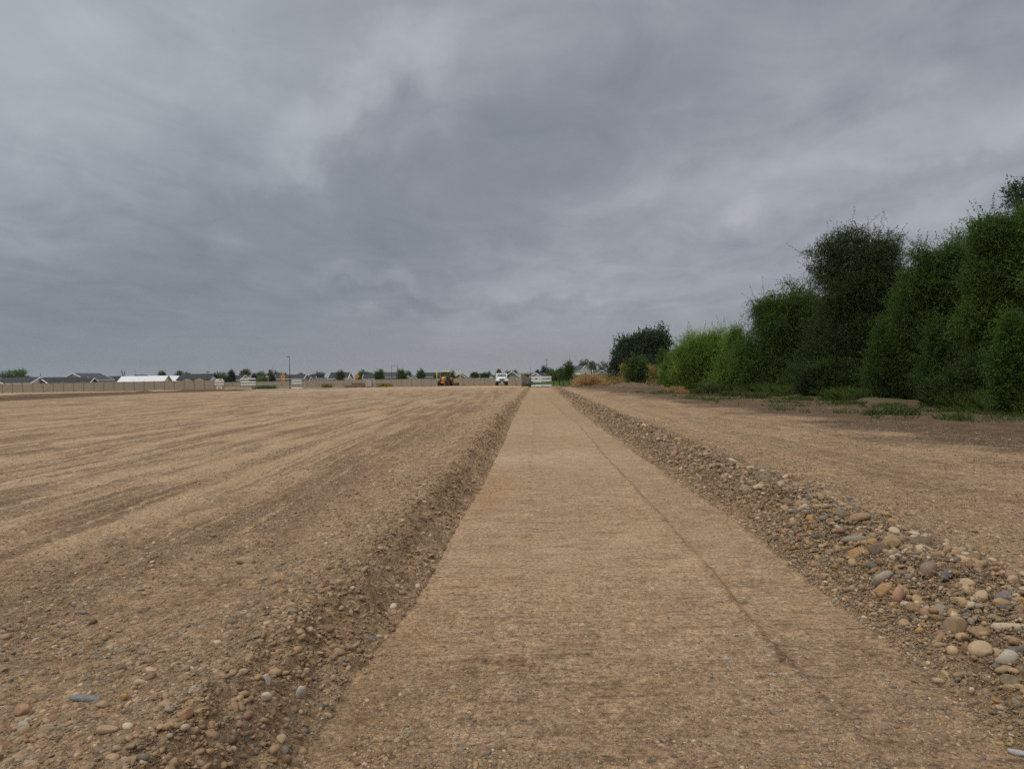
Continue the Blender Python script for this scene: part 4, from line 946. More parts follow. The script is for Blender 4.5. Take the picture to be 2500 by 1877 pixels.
# ------------------------------------------------------------------ houses
def house(label, px, D, L, Dp, ridge_py, eave_py, rot, wall, roof, gables=(), hip=0.0, name='house', trim=None, wins=(), zb=-.6, gwin=True):
    X = X_at(px, D); zr = Z_at(px, ridge_py, D) - zb; ze = Z_at(px, eave_py, D) - zb
    trim = trim or M_WALLW
    root = empty(name, (X, D, zb), R(rot) + math.atan2(-X, D)); hx, hy = L / 2, Dp / 2; ov = .45
    mb = MB()
    mb.add([(-hx, -hy, 0), (hx, -hy, 0), (hx, hy, 0), (-hx, hy, 0), (-hx, -hy, ze), (hx, -hy, ze), (hx, hy, ze), (-hx, hy, ze)], [(0, 1, 5, 4), (1, 2, 6, 5), (2, 3, 7, 6), (3, 0, 4, 7), (4, 5, 6, 7)])
    if not hip: mb.add([(-hx, -hy, ze), (-hx, hy, ze), (-hx, 0, zr - .15)], [(0, 1, 2)]).add([(hx, -hy, ze), (hx, hy, ze), (hx, 0, zr - .15)], [(0, 2, 1)])
    gab = []
    for gx_, gw, gtop in gables:
        gz_ = Z_at(px, gtop, D) - zb; mb.add([(gx_ - gw / 2, -hy - .6, 0), (gx_ + gw / 2, -hy - .6, 0), (gx_ + gw / 2, -hy - .6, ze), (gx_, -hy - .6, gz_ - .1), (gx_ - gw / 2, -hy - .6, ze)], [(0, 1, 2, 3, 4)])
        mb.box((gx_ - gw / 2 + .05, -hy - .29, ze / 2), (.1, .6, ze)).box((gx_ + gw / 2 - .05, -hy - .29, ze / 2), (.1, .6, ze))
    mb.build('wall', wall, root)
    rf = MB(); sl = (zr - ze) / hy; zo = ze - sl * ov; hh = hx - hip * hx
    def slab(a, b, c, e, t=.16):
        vs = [Vector(q) for q in (a, b, c, e)]; nn = (vs[1] - vs[0]).cross(vs[2] - vs[0]).normalized()
        if nn.z < 0: nn = -nn
        lo = [q - nn * t for q in vs]; rf.add(vs + lo, [(0, 1, 2, 3), (7, 6, 5, 4), (0, 4, 5, 1), (1, 5, 6, 2), (2, 6, 7, 3), (3, 7, 4, 0)])
    xo = hx + (ov if hip else ov)
    for s in (-1, 1): slab((-xo, s * (hy + ov), zo), (xo, s * (hy + ov), zo), (xo if not hip else hh, 0, zr), (-xo if not hip else -hh, 0, zr))
    if hip:
        for s in (-1, 1): slab((s * xo, -(hy + ov), zo), (s * xo, hy + ov, zo), (s * hh, 0, zr), (s * hh, 0, zr))
    tr = MB()
    for gx_, gw, gtop in gables:
        gz_ = Z_at(px, gtop, D) - zb; back = min(0, -hy + (gz_ - ze) / max(sl, .05))
        for s in (-1, 1):
            slab((gx_, -hy - 1.0, gz_), (gx_, back, gz_), (gx_ + s * (gw / 2 + ov), -hy + .2, ze - ov * (gz_ - ze) / (gw / 2)), (gx_ + s * (gw / 2 + ov), -hy - 1.0, ze - ov * (gz_ - ze) / (gw / 2)), .14)
            tr.tube([(gx_, -hy - 1.03, gz_ - .12), (gx_ + s * (gw / 2 + ov), -hy - 1.03, ze - .12 - ov * (gz_ - ze) / (gw / 2))], .13, 4)
    rf.build('roof', roof, root)
    for s in (-1, 1): tr.box((0, s * (hy + ov + .03), zo - .1), (2 * xo, .05, .22))
    if not hip:
        for s in (-1, 1):
            for t in (-1, 1): tr.tube([(s * (xo + .02), 0, zr - .1), (s * (xo + .02), t * (hy + ov), zo - .1)], .14, 4)
    tr.build('fascia', trim, root)
    for (wx, wz, ww, wh) in wins:
        f = MB().box((wx, -hy - .03, wz), (ww + .2, .08, wh + .2)).build('window', M_WALLW, root); MB().box((wx, -hy - .085, wz), (ww, .04, wh)).build('pane', M_GLASS, f)
    if not hip and gwin:
        for s in (-1, 1):
            f = MB().box((s * (hx + .03), 0, ze * .62), (.08, 1.3, 1.3)).build('window', M_WALLW, root); MB().box((s * (hx + .085), 0, ze * .62), (.04, 1.1, 1.1)).build('pane', M_GLASS, f)
    return tag(root, label, 'house')
# label, column, distance, length, depth, ridge row, eave row, turn
house('long dark roofed house with white gable end at the left photo edge', 52, 205, 10.5, 7.5, 921, 934, -36, M_WALLW, M_ROOF, gables=[(-4.3, 4.6, 926)], zb=-.4)
house('dark roofed house with small dark front gable and white fascia', 156, 212, 13.5, 8, 920.5, 934, 32, M_WALLD, M_ROOF, gables=[(6.2, 2.6, 923)], zb=-.4)
house('two storey grey house with white gable trim above the left fence', 213, 255, 11, 11.5, 911, 926.5, 44, M_WALLP, M_ROOFG, zb=-.4)
house('low dark hip roofed house right of the two storey grey one', 282, 275, 11.0, 9, 918, 931, 0, M_WALLG, M_ROOF, hip=.35, zb=-.4)
house('far dark roofed house behind the white wrapped roofs', 345, 330, 6.5, 8, 915, 924, 0, M_WALLW, M_ROOF, hip=.2, gables=[(-3.4, 3.6, 916)], zb=-.4)
house('unfinished house with white wrapped roof and raw wood gable trim', 355, 200, 11.2, 8, 917.8, 930, -14, M_WALLW, M_ROOFW, trim=M_TRIMB, zb=-.4)
house('second unfinished house with a shorter white wrapped roof', 418, 212, 4.6, 7, 917.5, 930, -16, M_WALLW, M_ROOFW, trim=M_TRIMB, zb=-.4)
house('white house with big dark roof and two small front gables', 484, 200, 8.0, 7.5, 912.5, 925, -18, M_WALLW, M_ROOF, gables=[(-1.4, 2.6, 919.5), (1.7, 2.8, 919)], trim=M_WALLD, zb=-.5, wins=[(1.6, 1.6, 1.0, 1.0)])
house('cream house with grey front gable behind the middle barricade', 588, 300, 6.4, 7, 916, 926, 0, M_WALLC, M_ROOF, gables=[(1.9, 3.6, 915.8)], zb=-.8, wins=[(-1.6, 1.6, 1.2, 1.2)])
house('dark roofed house behind the green street sign', 624, 330, 7.5, 8, 919, 927, 0, M_WALLC, M_ROOF, hip=.25, zb=-.8)
house('small cream gabled house left of the utility pole', 653, 330, 5.5, 2.6, 917, 926, 90, M_WALLC, M_ROOF, zb=-.8)
house('long dark roofed house with pale eave behind the street light', 712, 290, 11.5, 8, 914, 923.5, -16, M_WALLG, M_ROOF, zb=-.8, wins=[(-1.2, 1.7, 1.3, 1.1)])
house('dark roofed house with tiny white gable right of the street light', 757, 360, 5.2, 8, 918, 927, 0, M_WALLC, M_ROOF, gables=[(.6, 1.6, 920)], zb=-.8)
house('low brownish roofed house beside the tall white gabled one', 785, 340, 8.0, 8, 922, 929, 0, M_WALLC, M_ROOFB, hip=.3, zb=-.8)
house('white house with steep dark roof and tall white gable end', 832, 300, 7.8, 6.5, 909, 922, -20, M_WALLW, M_ROOF, zb=-.8, wins=[(-1.6, 2.0, 1.0, 1.2), (2.4, 2.0, 1.0, 1.2)])
house('dark roofed house behind the second orange sign', 905, 380, 6.5, 8, 913, 924, -10, M_WALLW, M_ROOF, zb=-.8)
house('grey green house with wide dark roof left of the thin poles', 952, 300, 7.2, 7, 908.5, 919.5, 8, M_WALLG, M_ROOFG, zb=-.8)
house('small far house with two little gables above the fence', 1004, 420, 6.5, 8, 916, 922, 0, M_WALLC, M_ROOF, gables=[(-1.8, 2.4, 917), (1.6, 2.4, 917)], zb=-.8)
house('pale walled dark roofed house behind the grading tractor', 1063, 300, 9.4, 8, 909, 918.5, 6, M_WALLP, M_ROOF, zb=-.8)
house('grey gabled house between the tractor and the truck', 1126, 310, 8, 5.6, 911, 922, 82, M_WALLG, M_ROOF, zb=-.8)
house('dark roofed house behind two bushy trees', 1168, 350, 8.4, 8, 911, 921, 0, M_WALLG, M_ROOFG, hip=.1, zb=-.8)
house('small white gabled house half hidden by the truck', 1199, 400, 3.4, 4.5, 915, 921, 60, M_WALLW, M_ROOF, zb=-.8)
house('white gabled house rising behind the truck cab', 1229, 330, 6, 3.4, 907.5, 916, 90, M_WALLP, M_ROOF, zb=-.8)
house('grey green gabled house right of the truck', 1252, 285, 8, 5.0, 906.5, 918, 86, M_WALLG, M_ROOFG, zb=-.8)
house('low dark roofed house beside the thin pole near the barricades', 1290, 330, 6.5, 7, 913, 921, 0, M_WALLP, M_ROOF, zb=-.8)
house('white gabled house directly behind the path barricades', 1318, 290, 7.5, 4.8, 910, 919, 68, M_WALLW, M_ROOF, zb=-1.2)
house('two storey white house with broad gable right of the young trees', 1415, 430, 11.5, 8.5, 892.5, 905, -52, M_WALLW, M_ROOFG, zb=-.6, wins=[(-3.2, 4.0, 1.1, 1.4), (-.8, 4.0, 1.1, 1.4), (2.2, 1.6, 1.4, 1.4), (-3.0, 1.2, 2.2, 1.5)])
house('grey roofed house with front gable right of the white two storey house', 1468, 440, 9.5, 9, 902, 911, 0, M_WALLG, M_ROOFG, gables=[(.6, 5, 904)], zb=-.6)
house('far brown roofed house under the dark round crowned tree', 1492, 470, 7, 9, 904, 912, 0, M_WALLC, M_ROOFB, hip=.2, zb=-.6)

# ------------------------------------------------------------------ distant trees
FARG = 'trees among the far houses'
def ftree(label, px, top, bot, half, D, mat=M_FAR, n_=420, leaf=None, name='broadleaf_tree', shape='round', tint=0.):
    h = (bot - top); lst = []
    if shape == 'round':
        lst = [(px, top + h * .42, half * .72, h * .40), (px - half * .42, top + h * .55, half * .52, h * .36), (px + half * .42, top + h * .5, half * .52, h * .36), (px + half * .1, top + h * .75, half * .8, h * .25)]
    elif shape == 'cone':
        lst = [(px, top + h * .22, half * .35, h * .22), (px, top + h * .48, half * .62, h * .26), (px, top + h * .75, half * .85, h * .26)]
    elif shape == 'wide':
        k = max(3, int(half / h * 2)); lst = [(px + half * (2 * i / (k - 1) - 1) * .85, top + h * (.55 + .12 * math.sin(i * 2.3 + px)), half / k * 1.25, h * .45) for i in range(k)]
    elif shape == 'up':
        lst = [(px - half * .4, top + h * .4, half * .5, h * .36), (px + half * .45, top + h * .48, half * .5, h * .36), (px, top + h * .72, half * .85, h * .28)]
    return tree(label, 'tree', px, D, lst, mat, int(n_ * 2.2), leaf or max(.25, 1.7 * D / FPX * 1.1), max(.5, 2.2 * D / FPX), 5, name=name, group=FARG, r0=.12, h0=1.0, twigs=2, base_z=-.7, shell=.45, tint=tint)
ftree('broad dark treetop behind the roofs at the left photo edge', 33, 902.5, 935, 40, 330, M_ELM, 900, shape='round')
ftree('thin scraggly tree above the white wrapped roof', 397, 906, 922, 9, 340, M_ELM, 120)
ftree('dark leafy tree left of the white house with two gables', 446, 906, 930, 17, 260, M_ELM, 420)
ftree('wide pale green trees right of the white house gables', 538, 908, 934, 20, 380, M_FAR, 460, tint=.2)
ftree('dense dark conifer above the fence gap', 565.5, 905, 935, 9.5, 215, M_CONIFER, 520, name='conifer_tree', shape='cone')
ftree('low dark bush left of the dense conifer', 549, 922, 935, 6, 215, M_ELM, 160, name='bush')
ftree('round dark tree behind the cream house', 600, 901.5, 930, 14, 400, M_ELM, 420)
ftree('narrow dark conifer behind the middle barricade', 621, 912, 935, 6.5, 250, M_CONIFER, 260, name='conifer_tree', shape='cone')
ftree('hazy tree mass left of the utility pole', 641, 907, 930, 16, 480, M_FAR, 380)
ftree('hazy tree mass behind the wooden utility pole', 675, 906, 930, 20, 480, M_FAR, 480, shape='wide')
ftree('dark conifer just left of the wooden utility pole', 664.5, 914, 935, 6, 230, M_CONIFER, 260, name='conifer_tree', shape='cone')
ftree('low green bush below the green street sign', 640, 921, 936, 12, 215, M_WILLOW, 240, name='bush', tint=-.2)
ftree('hazy round tree behind the street light house', 732, 911, 930, 9, 480, M_FAR, 180)
ftree('hazy round tree between street light and steep white house', 778, 910.5, 932, 16, 480, M_FAR, 380)
ftree('small tree with thin dark crown beside the hazy round one', 762, 914, 930, 6, 380, M_ELM, 130)
ftree('leafy tree in front of the steep white gabled house', 831, 905.5, 930, 10, 240, M_ELM, 330)
ftree('dark green trees behind the second orange sign', 885, 907, 930, 17, 420, M_ELM, 420)
ftree('hazy trees right of the second orange sign', 897, 907, 930, 16, 500, M_FAR, 300)
ftree('tall leafy tree above the pale pallets', 926, 901, 929, 11.5, 250, M_FRESH, 420, tint=-.3)
ftree('two crowned upright tree between the thin poles', 980, 902, 930, 13, 250, M_ELM, 460, shape='up')
ftree('hazy dark tree right of the two crowned tree', 998, 907, 930, 9, 460, M_FAR, 220)
ftree('leafy tree left of the grading tractor', 1028, 903, 929, 9, 240, M_ELM, 330)
ftree('dark shrub behind the tractor wheel', 1066, 917, 927, 5, 230, M_ELM, 120, name='bush')
ftree('dark tree behind the tractor cab', 1103, 906, 927, 8, 300, M_ELM, 200)
ftree('bushy green tree left of the other bushy one near the truck', 1160, 910, 926, 8.5, 240, M_ELM, 280)
ftree('wider bushy green tree nearer the truck', 1184, 911, 926, 11, 240, M_ELM, 320)
ftree('small dark pointed tree left of the truck', 1194, 908, 925, 5, 420, M_CONIFER, 130, name='conifer_tree', shape='cone')
ftree('dark square crowned tree above the truck roof', 1218, 902.5, 922, 5.5, 480, M_ELM, 200)
ftree('hazy tree right of the grey green gabled house', 1257, 904.5, 922, 6, 480, M_FAR, 150)
ftree('hazy trees behind the two gabled houses by the truck', 1241, 905, 922, 8, 520, M_FAR, 160)
ftree('small green shrub beside the receding fence', 1284, 915, 926, 6, 260, M_ELM, 140, name='bush')
ftree('small hazy tree on the far rise', 1313, 904, 918, 5, 520, M_FAR, 120)
ftree('dark dense tree left of the tall utility pole', 1330, 894.5, 922, 10, 400, M_CONIFER, 420)
ftree('far tree line between the utility pole and the white house', 1368, 902, 922, 30, 620, M_FAR, 500, shape='wide')
ftree('tall tree group behind the two storey white house', 1432, 880, 912, 22, 560, M_ELM, 700)
ftree('wide dark tree line right of the two storey white house', 1472, 881, 918, 34, 600, M_ELM, 800, shape='wide')
# young park trees on the lawn
for i, (lab, px, top, half, D) in enumerate((('tallest young park tree with a straight pale trunk', 1390, 885, 8.5, 104), ('leafy young park tree left of the tallest one', 1375, 897, 11, 122), ('young park tree with low dark crown farthest left', 1352, 910, 13, 150), ('small young park tree behind the leafy one', 1366, 905, 9, 138))):
    h = 930 - top
    tree(lab, 'tree', px, D, [(px, top + h * .3, half * .75, h * .28), (px - half * .3, top + h * .52, half, h * .28), (px + half * .3, top + h * .62, half * .9, h * .24)], M_ELM, 620, .15, .55, 7, name='park_tree', group='young trees on the lawn', r0=.07, h0=1.3, twigs=5, bark=M_BRANCH if i == 0 else None)
# far dead snag
mb = MB(); D = 300
for s, e, dx in ((0, 902, -4), (0, 905, 3)):
    mb.tube([(0, 0, 0), (dx * .05, 0, 4), (dx / FPX * D, 0, Z_at(302, e, D) + .6)], [.3, .24, .1], 6)
    mb.tube([(dx / FPX * D * .7, 0, Z_at(302, e + 6, D)), (dx / FPX * D * 1.7, 0, Z_at(302, e + 3, D) + .6)], [.12, .05], 5)
o = mb.build('dead_tree', M_BARK, None, True); o.location = (X_at(302, D), D, -.6); tag(o, 'bare dead tree with two upright limbs above the left roofs', 'tree')
# far rise
a = np.linspace(-1, 1, 60); b_ = np.linspace(-1, 1, 20); gx, gy = np.meshgrid(a, b_)
zz = 7.5 * np.clip(1 - gx ** 2, 0, 1) ** .6 * np.clip(1 - gy ** 2, 0, 1) + fbm(gx, gy, 4, 3, 5) * 1.2 - 1.5
zr = np.zeros(gx.size); F_ = grid_faces(60, 20)
hill = mesh_np('hill', np.stack([gx.ravel() * 95 + 50, gy.ravel() * 60 + 860, zz.ravel()], 1), F_.ravel(), np.full(len(F_), 4), M_EARTH, attrs={'rough': zr + .2, 'soil': zr + .5, 'pale': zr, 'green': zr + .3}); tag(hill, 'low brown rise on the horizon', 'hill', kind='structure')

# ------------------------------------------------------------------ poles and signs
def pole(label, px, top, bot, D, wpx, mat, cat='pole', name='utility_pole', arm=None, zb=None):
    X = X_at(px, D); zb = gz1(X, D) if zb is None else zb; h = Z_at(px, top, D) - zb; r_ = wpx / FPX * D / 2
    root = empty(name, (X, D, zb))
    MB().tube([(0, 0, -.3), (0, 0, h * .5), (0, 0, h)], [r_, r_ * .9, r_ * .7], 10).build('shaft', mat, root, True)
    if arm == 'cross': MB().box((0, 0, h - .5), (1.1, .12, .14)).box((-.45, 0, h - .38), (.1, .1, .12)).box((.45, 0, h - .38), (.1, .1, .12)).build('crossarm', mat, root)
    if arm in ('lamp_left', 'lamp_right'):
        s = -1 if arm == 'lamp_left' else 1
        al = .12 if px == 708 else .8
        MB().tube([(0, 0, h - .1), (s * al, 0, h - .04)], .04, 6).build('arm', mat, root, True)
        MB().box((s * (al + .12), 0, h - .02), (.34 if al < .5 else .6, .26, .10)).build('lamp_head', mat, root, bevel=.03)
        MB().tube([(0, 0, -.1), (0, 0, .25)], r_ * 1.9, 10).build('base', M_CONC if px != 708 else mat, root, True)
    return tag(root, label, cat)
pole('tall black street light standing by the right barricade of the stub street', 708, 870.8, 951, 136, 1.9, M_POLE, 'street light', 'street_light', 'lamp_left')
pole('black street light right of the dark roofed grey green house', 957, 892, 930, 240, 1.0, M_POLE, 'street light', 'street_light', 'lamp_right', -.7)
pole('bare wooden utility pole left of the first orange sign', 667, 896, 935, 230, 1.6, M_WOODPOLE, zb=-.7)
pole('bare wooden utility pole in the two crowned tree', 971, 889, 930, 236, 1.4, M_WOODPOLE, zb=-.7)
pole('short dark pole beside the leafy tree left of the tractor', 1020, 901, 930, 250, 1.1, M_POLE, zb=-.7)
pole('thin dark post rising beside the path barricades', 1296, 896, 944, 118, 1.2, M_POLE, 'post', 'post')
pole('tall wooden utility pole behind the path barricades', 1335.5, 876.5, 925, 260, 1.9, M_WOODPOLE, arm='cross', zb=-1.)
pole('dark utility pole in front of the white house with two gables', 508, 903.5, 930, 190, 1.3, M_POLE, arm='cross', zb=-.5)
pole('short dark pole on the left beside the white gable', 99.5, 909, 935, 220, 1.6, M_POLE, zb=-.5)
pole('dark pole above the far roof by the white wrapped houses', 331, 904, 925, 300, 1.0, M_POLE, zb=-.5)
pole('slim grey marker post between truck and receding fence', 1261.5, 922, 943, 124, 1.3, M_STEEL, 'post', 'post')
pole('slim white marker stake near the yellow green weeds', 934, 937, 944, 138, .8, M_PALLET, 'stake', 'stake')
X, Y, Z = at_ground(1730, 957)
o = MB().tube([(0, 0, -.2), (.02, 0, .35), (-.01, 0, (957 - 933) / FPX * Y)], [.085, .08, .072], 9).build('wooden_post', M_WOODPOLE, None, True); o.location = (X, Y, Z); tag(o, 'short weathered wooden post among weeds before the willows', 'post')
def orange_sign(label, px, cy, D, zb=-.7):
    X = X_at(px, D); s = 7.3 / FPX * D; root = empty('road_sign', (X, D, zb)); zc = Z_at(px, cy, D) - zb
    MB().tube([(0, .06, 0), (0, .06, zc + s * .8)], .04, 6).build('post', M_STEEL, root)
    MB().box((0, 0, zc), (s * 1.25, .02, s * 1.25), ry=R(45)).build('diamond_panel', M_ORANGE, root)
    mb = MB(); mb.add([(-.09 * s, -.02, zc - .38 * s), (.07 * s, -.02, zc - .38 * s), (.07 * s, -.02, zc - .08 * s), (.16 * s, -.02, zc + .08 * s), (.16 * s, -.02, zc + .24 * s), (.24 * s, -.02, zc + .24 * s), (.08 * s, -.02, zc + .48 * s), (-.08 * s, -.02, zc + .24 * s), (0, -.02, zc + .24 * s), (0, -.02, zc + .12 * s), (-.09 * s, -.02, zc - .04 * s)], [tuple(range(11))])
    mb.build('arrow', M_SIGNBLK, root)
    z2 = zc - s * 1.42; pl = MB().box((0, 0, z2), (s * 1.05, .02, s * .62)).build('plaque', M_ORANGE, root)
    MB().box((0, -.014, z2 + .02 * s), (s * .5, .006, s * .1)).add([(-.3 * s, -.018, z2 + .02 * s), (-.12 * s, -.018, z2 + .18 * s), (-.12 * s, -.018, z2 - .14 * s)], [(0, 1, 2)]).build('plaque_arrow', M_SIGNBLK, pl)
    return tag(root, label, 'road sign', 'orange diamond road signs')
orange_sign('orange diamond road sign left of the black street light', 691, 919.5, 190)
orange_sign('orange diamond road sign right of the steep white gabled house', 872, 918.5, 190)
X = X_at(640, 190); root = empty('street_name_sign', (X, 190, -.7)); h = Z_at(640, 920, 190) + .7
MB().tube([(0, 0, 0), (0, 0, h + .1)], .035, 6).build('post', M_STEEL, root); MB().box((0, -.05, h), (.9, .02, .24)).build('name_blade', M_GREEN, root); MB().box((0, 0, h - .26), (.02, .9, .24)).build('name_blade', M_GREEN, root)
tag(root, 'green street name sign on a thin post above the fence', 'street sign')
def barricade(label, px, D, w, zrails, hpost, rz=0.0, postw=.05, board=None, group=None):
    X = X_at(px, D); Z = gz1(X, D) + .03; root = empty('barricade', (X, D, Z), rz)
    for s in (-1, 1):
        MB().box((s * w * .32, .04, hpost / 2), (postw, postw, hpost)).build('post', M_STEEL, root)
        MB().box((s * w * .32, .04, .03), (.06, 1.3, .06)).build('foot', M_STEEL, root)
    for z_ in zrails: MB().box((0, -.02 - .001 * z_, z_), (w, .045, .24)).build('rail', M_PLASTIC, root, bevel=.008)
    if board == 'closed':
        b = MB().box((0, -.07, .52), (.85, .02, .62)).build('sign_panel', M_WHITE, root)
        for i, (z0, ww) in enumerate(((.66, .5), (.50, .56), (.36, .4))): MB().box((0, -.083, z0), (ww, .006, .09)).build('red_lettering', M_SIGNRED, b)
        t = MB().box((.05, -.06, hpost + .0), (1.2, .02, .5)).build('sign_panel', M_WHITE, root); MB().box((.25, -.073, hpost + .08), (.42, .006, .14)).build('dark_mark', M_SIGNBLK, t)
    if board == 'blackbar': MB().box((.55 * w * .5, -.05, zrails[0] - .24), (w * .48, .03, .15)).build('dark_board', M_SIGNBLK, root)
    return tag(root, label, 'barricade', group)
BG = 'white road barricades'
barricade('white barricade with signs at the left end of the stub street', 535.5, 122, 1.6, (1.62, 1.2, .15), 1.85, .1, board='closed', group=BG)
barricade('wide white barricade in the middle of the stub street', 606, 136, 2.9, (1.98, 1.42, .92), 2.1, 0, board='blackbar', group=BG)
barricade('white barricade right of the black street light', 724.5, 134, 1.9, (1.52, 1.05, .12), 1.65, 0, group=BG)
barricade('left one of the two white barricades closing the sandy strip', 1309.3, 96, 1.36, (1.32, .93, .20), 1.46, R(2), group=BG)
barricade('right one of the two white barricades closing the sandy strip', 1334.2, 96.3, 1.36, (1.32, .93, .20), 1.46, R(-1), group=BG)
# lumber stack, pallets
X = X_at(866, 139); Z = gz1(X, 139); root = empty('lumber_stack', (X, 139, Z), R(-3))
mb = MB()
for r_ in range(3):
    for k in range(6): mb.box((random.uniform(-.06, .06), -.5 + k * .2, .16 + r_ * .15), (3.9, .17, .12))
mb.build('boards', M_LUMBER, root)
mb = MB()
for k in range(6): mb.box((.7 + random.uniform(-.1, .1), -.5 + k * .2, .66 + .07 * (k % 2)), (2.3, .14, .10))
mb.build('red_bars', M_REDBAR, root)
mb = MB()
for k in range(5): mb.box((-.2 + random.uniform(-.1, .1), -.45 + k * .22, .84), (3.8, .12, .06))
mb.build('top_boards', M_LUMBER, root)
mb = MB()
for s in (-1.5, 0, 1.5): mb.box((s, 0, .05), (.12, 1.2, .1))
mb.build('bearers', M_RUST, root)
tag(root, 'low stack of dark lumber with red bars before the tan fence', 'lumber stack')
def blockstack(label, px, D, w, h, mat, cols, rows, name):
    X = X_at(px, D); root = empty(name, (X, D, gz1(X, D)))
    mb = MB(); mb.box((0, -.35, .07), (w, .1, .1)).box((0, .35, .07), (w, .1, .1)).box((0, 0, .14), (w, .9, .03)); mb.build('pallet', M_RUST, root)
    mb = MB(); bw, bh = w / cols, (h - .16) / rows
    for i in range(cols):
        for j in range(rows): mb.box((-w / 2 + bw * (i + .5), random.uniform(-.03, .03), .17 + bh * (j + .5)), (bw * .9, .85, bh * .86))
    mb.build('blocks', mat, root, bevel=.01); return tag(root, label, 'pallet stack')
blockstack('pallet stacked with pale blocks right of the lumber', 901.5, 138.5, .95, 1.25, M_PALLET, 3, 6, 'block_pallet')
X = X_at(914, 139); root = empty('frame_stack', (X, 139, gz1(X, 139)))
for k in range(4):
    mb = MB(); o_ = -.3 + k * .2
    for q in ((-.45, .62, .06, 1.1), (.45, .62, .06, 1.1)): mb.box((q[0], o_, q[1]), (.07, .06, q[3]))
    for z_ in (.1, .6, 1.14): mb.box((0, o_, z_), (.97, .06, .07))
    mb.tube([(-.4, o_, .15), (.4, o_, 1.1)], .02, 5); mb.build('metal_frame', M_GREYFRAME, root)
tag(root, 'grey metal frames stacked upright beside the pale block pallet', 'frame stack')
o = MB().box((0, 0, .1), (1.0, .9, .08)).box((0, -.3, .03), (1.0, .1, .1)).box((0, .3, .03), (1.0, .1, .1)).build('pallet', M_LUMBER); o.location = (X_at(925, 139), 139, gz1(X_at(925, 139), 139)); tag(o, 'empty dark pallet lying right of the grey frames', 'pallet')
# white trailer roof above the fence
X = X_at(1019, 220); root = empty('parked_van', (X, 220, -.7)); MB().box((0, 0, 1.15), (2.0, 4.5, 1.1), taper=.94).build('body', M_WHITE, root, bevel=.12)
MB().box((0, -2.27, 1.45), (1.6, .06, .45)).build('rear_window', M_GLASS, root)
for s in (-1, 1):
    for y_ in (-1.4, 1.4): MB().disc_ring((s * .95, y_, .33), (1, 0, 0), [(0.01, -.1), (.33, -.1), (.33, .1), (.01, .1)], 16).build('wheel', M_RUBBER, root, True)
tag(root, 'white vehicle roof showing above the fence left of the tractor', 'van')

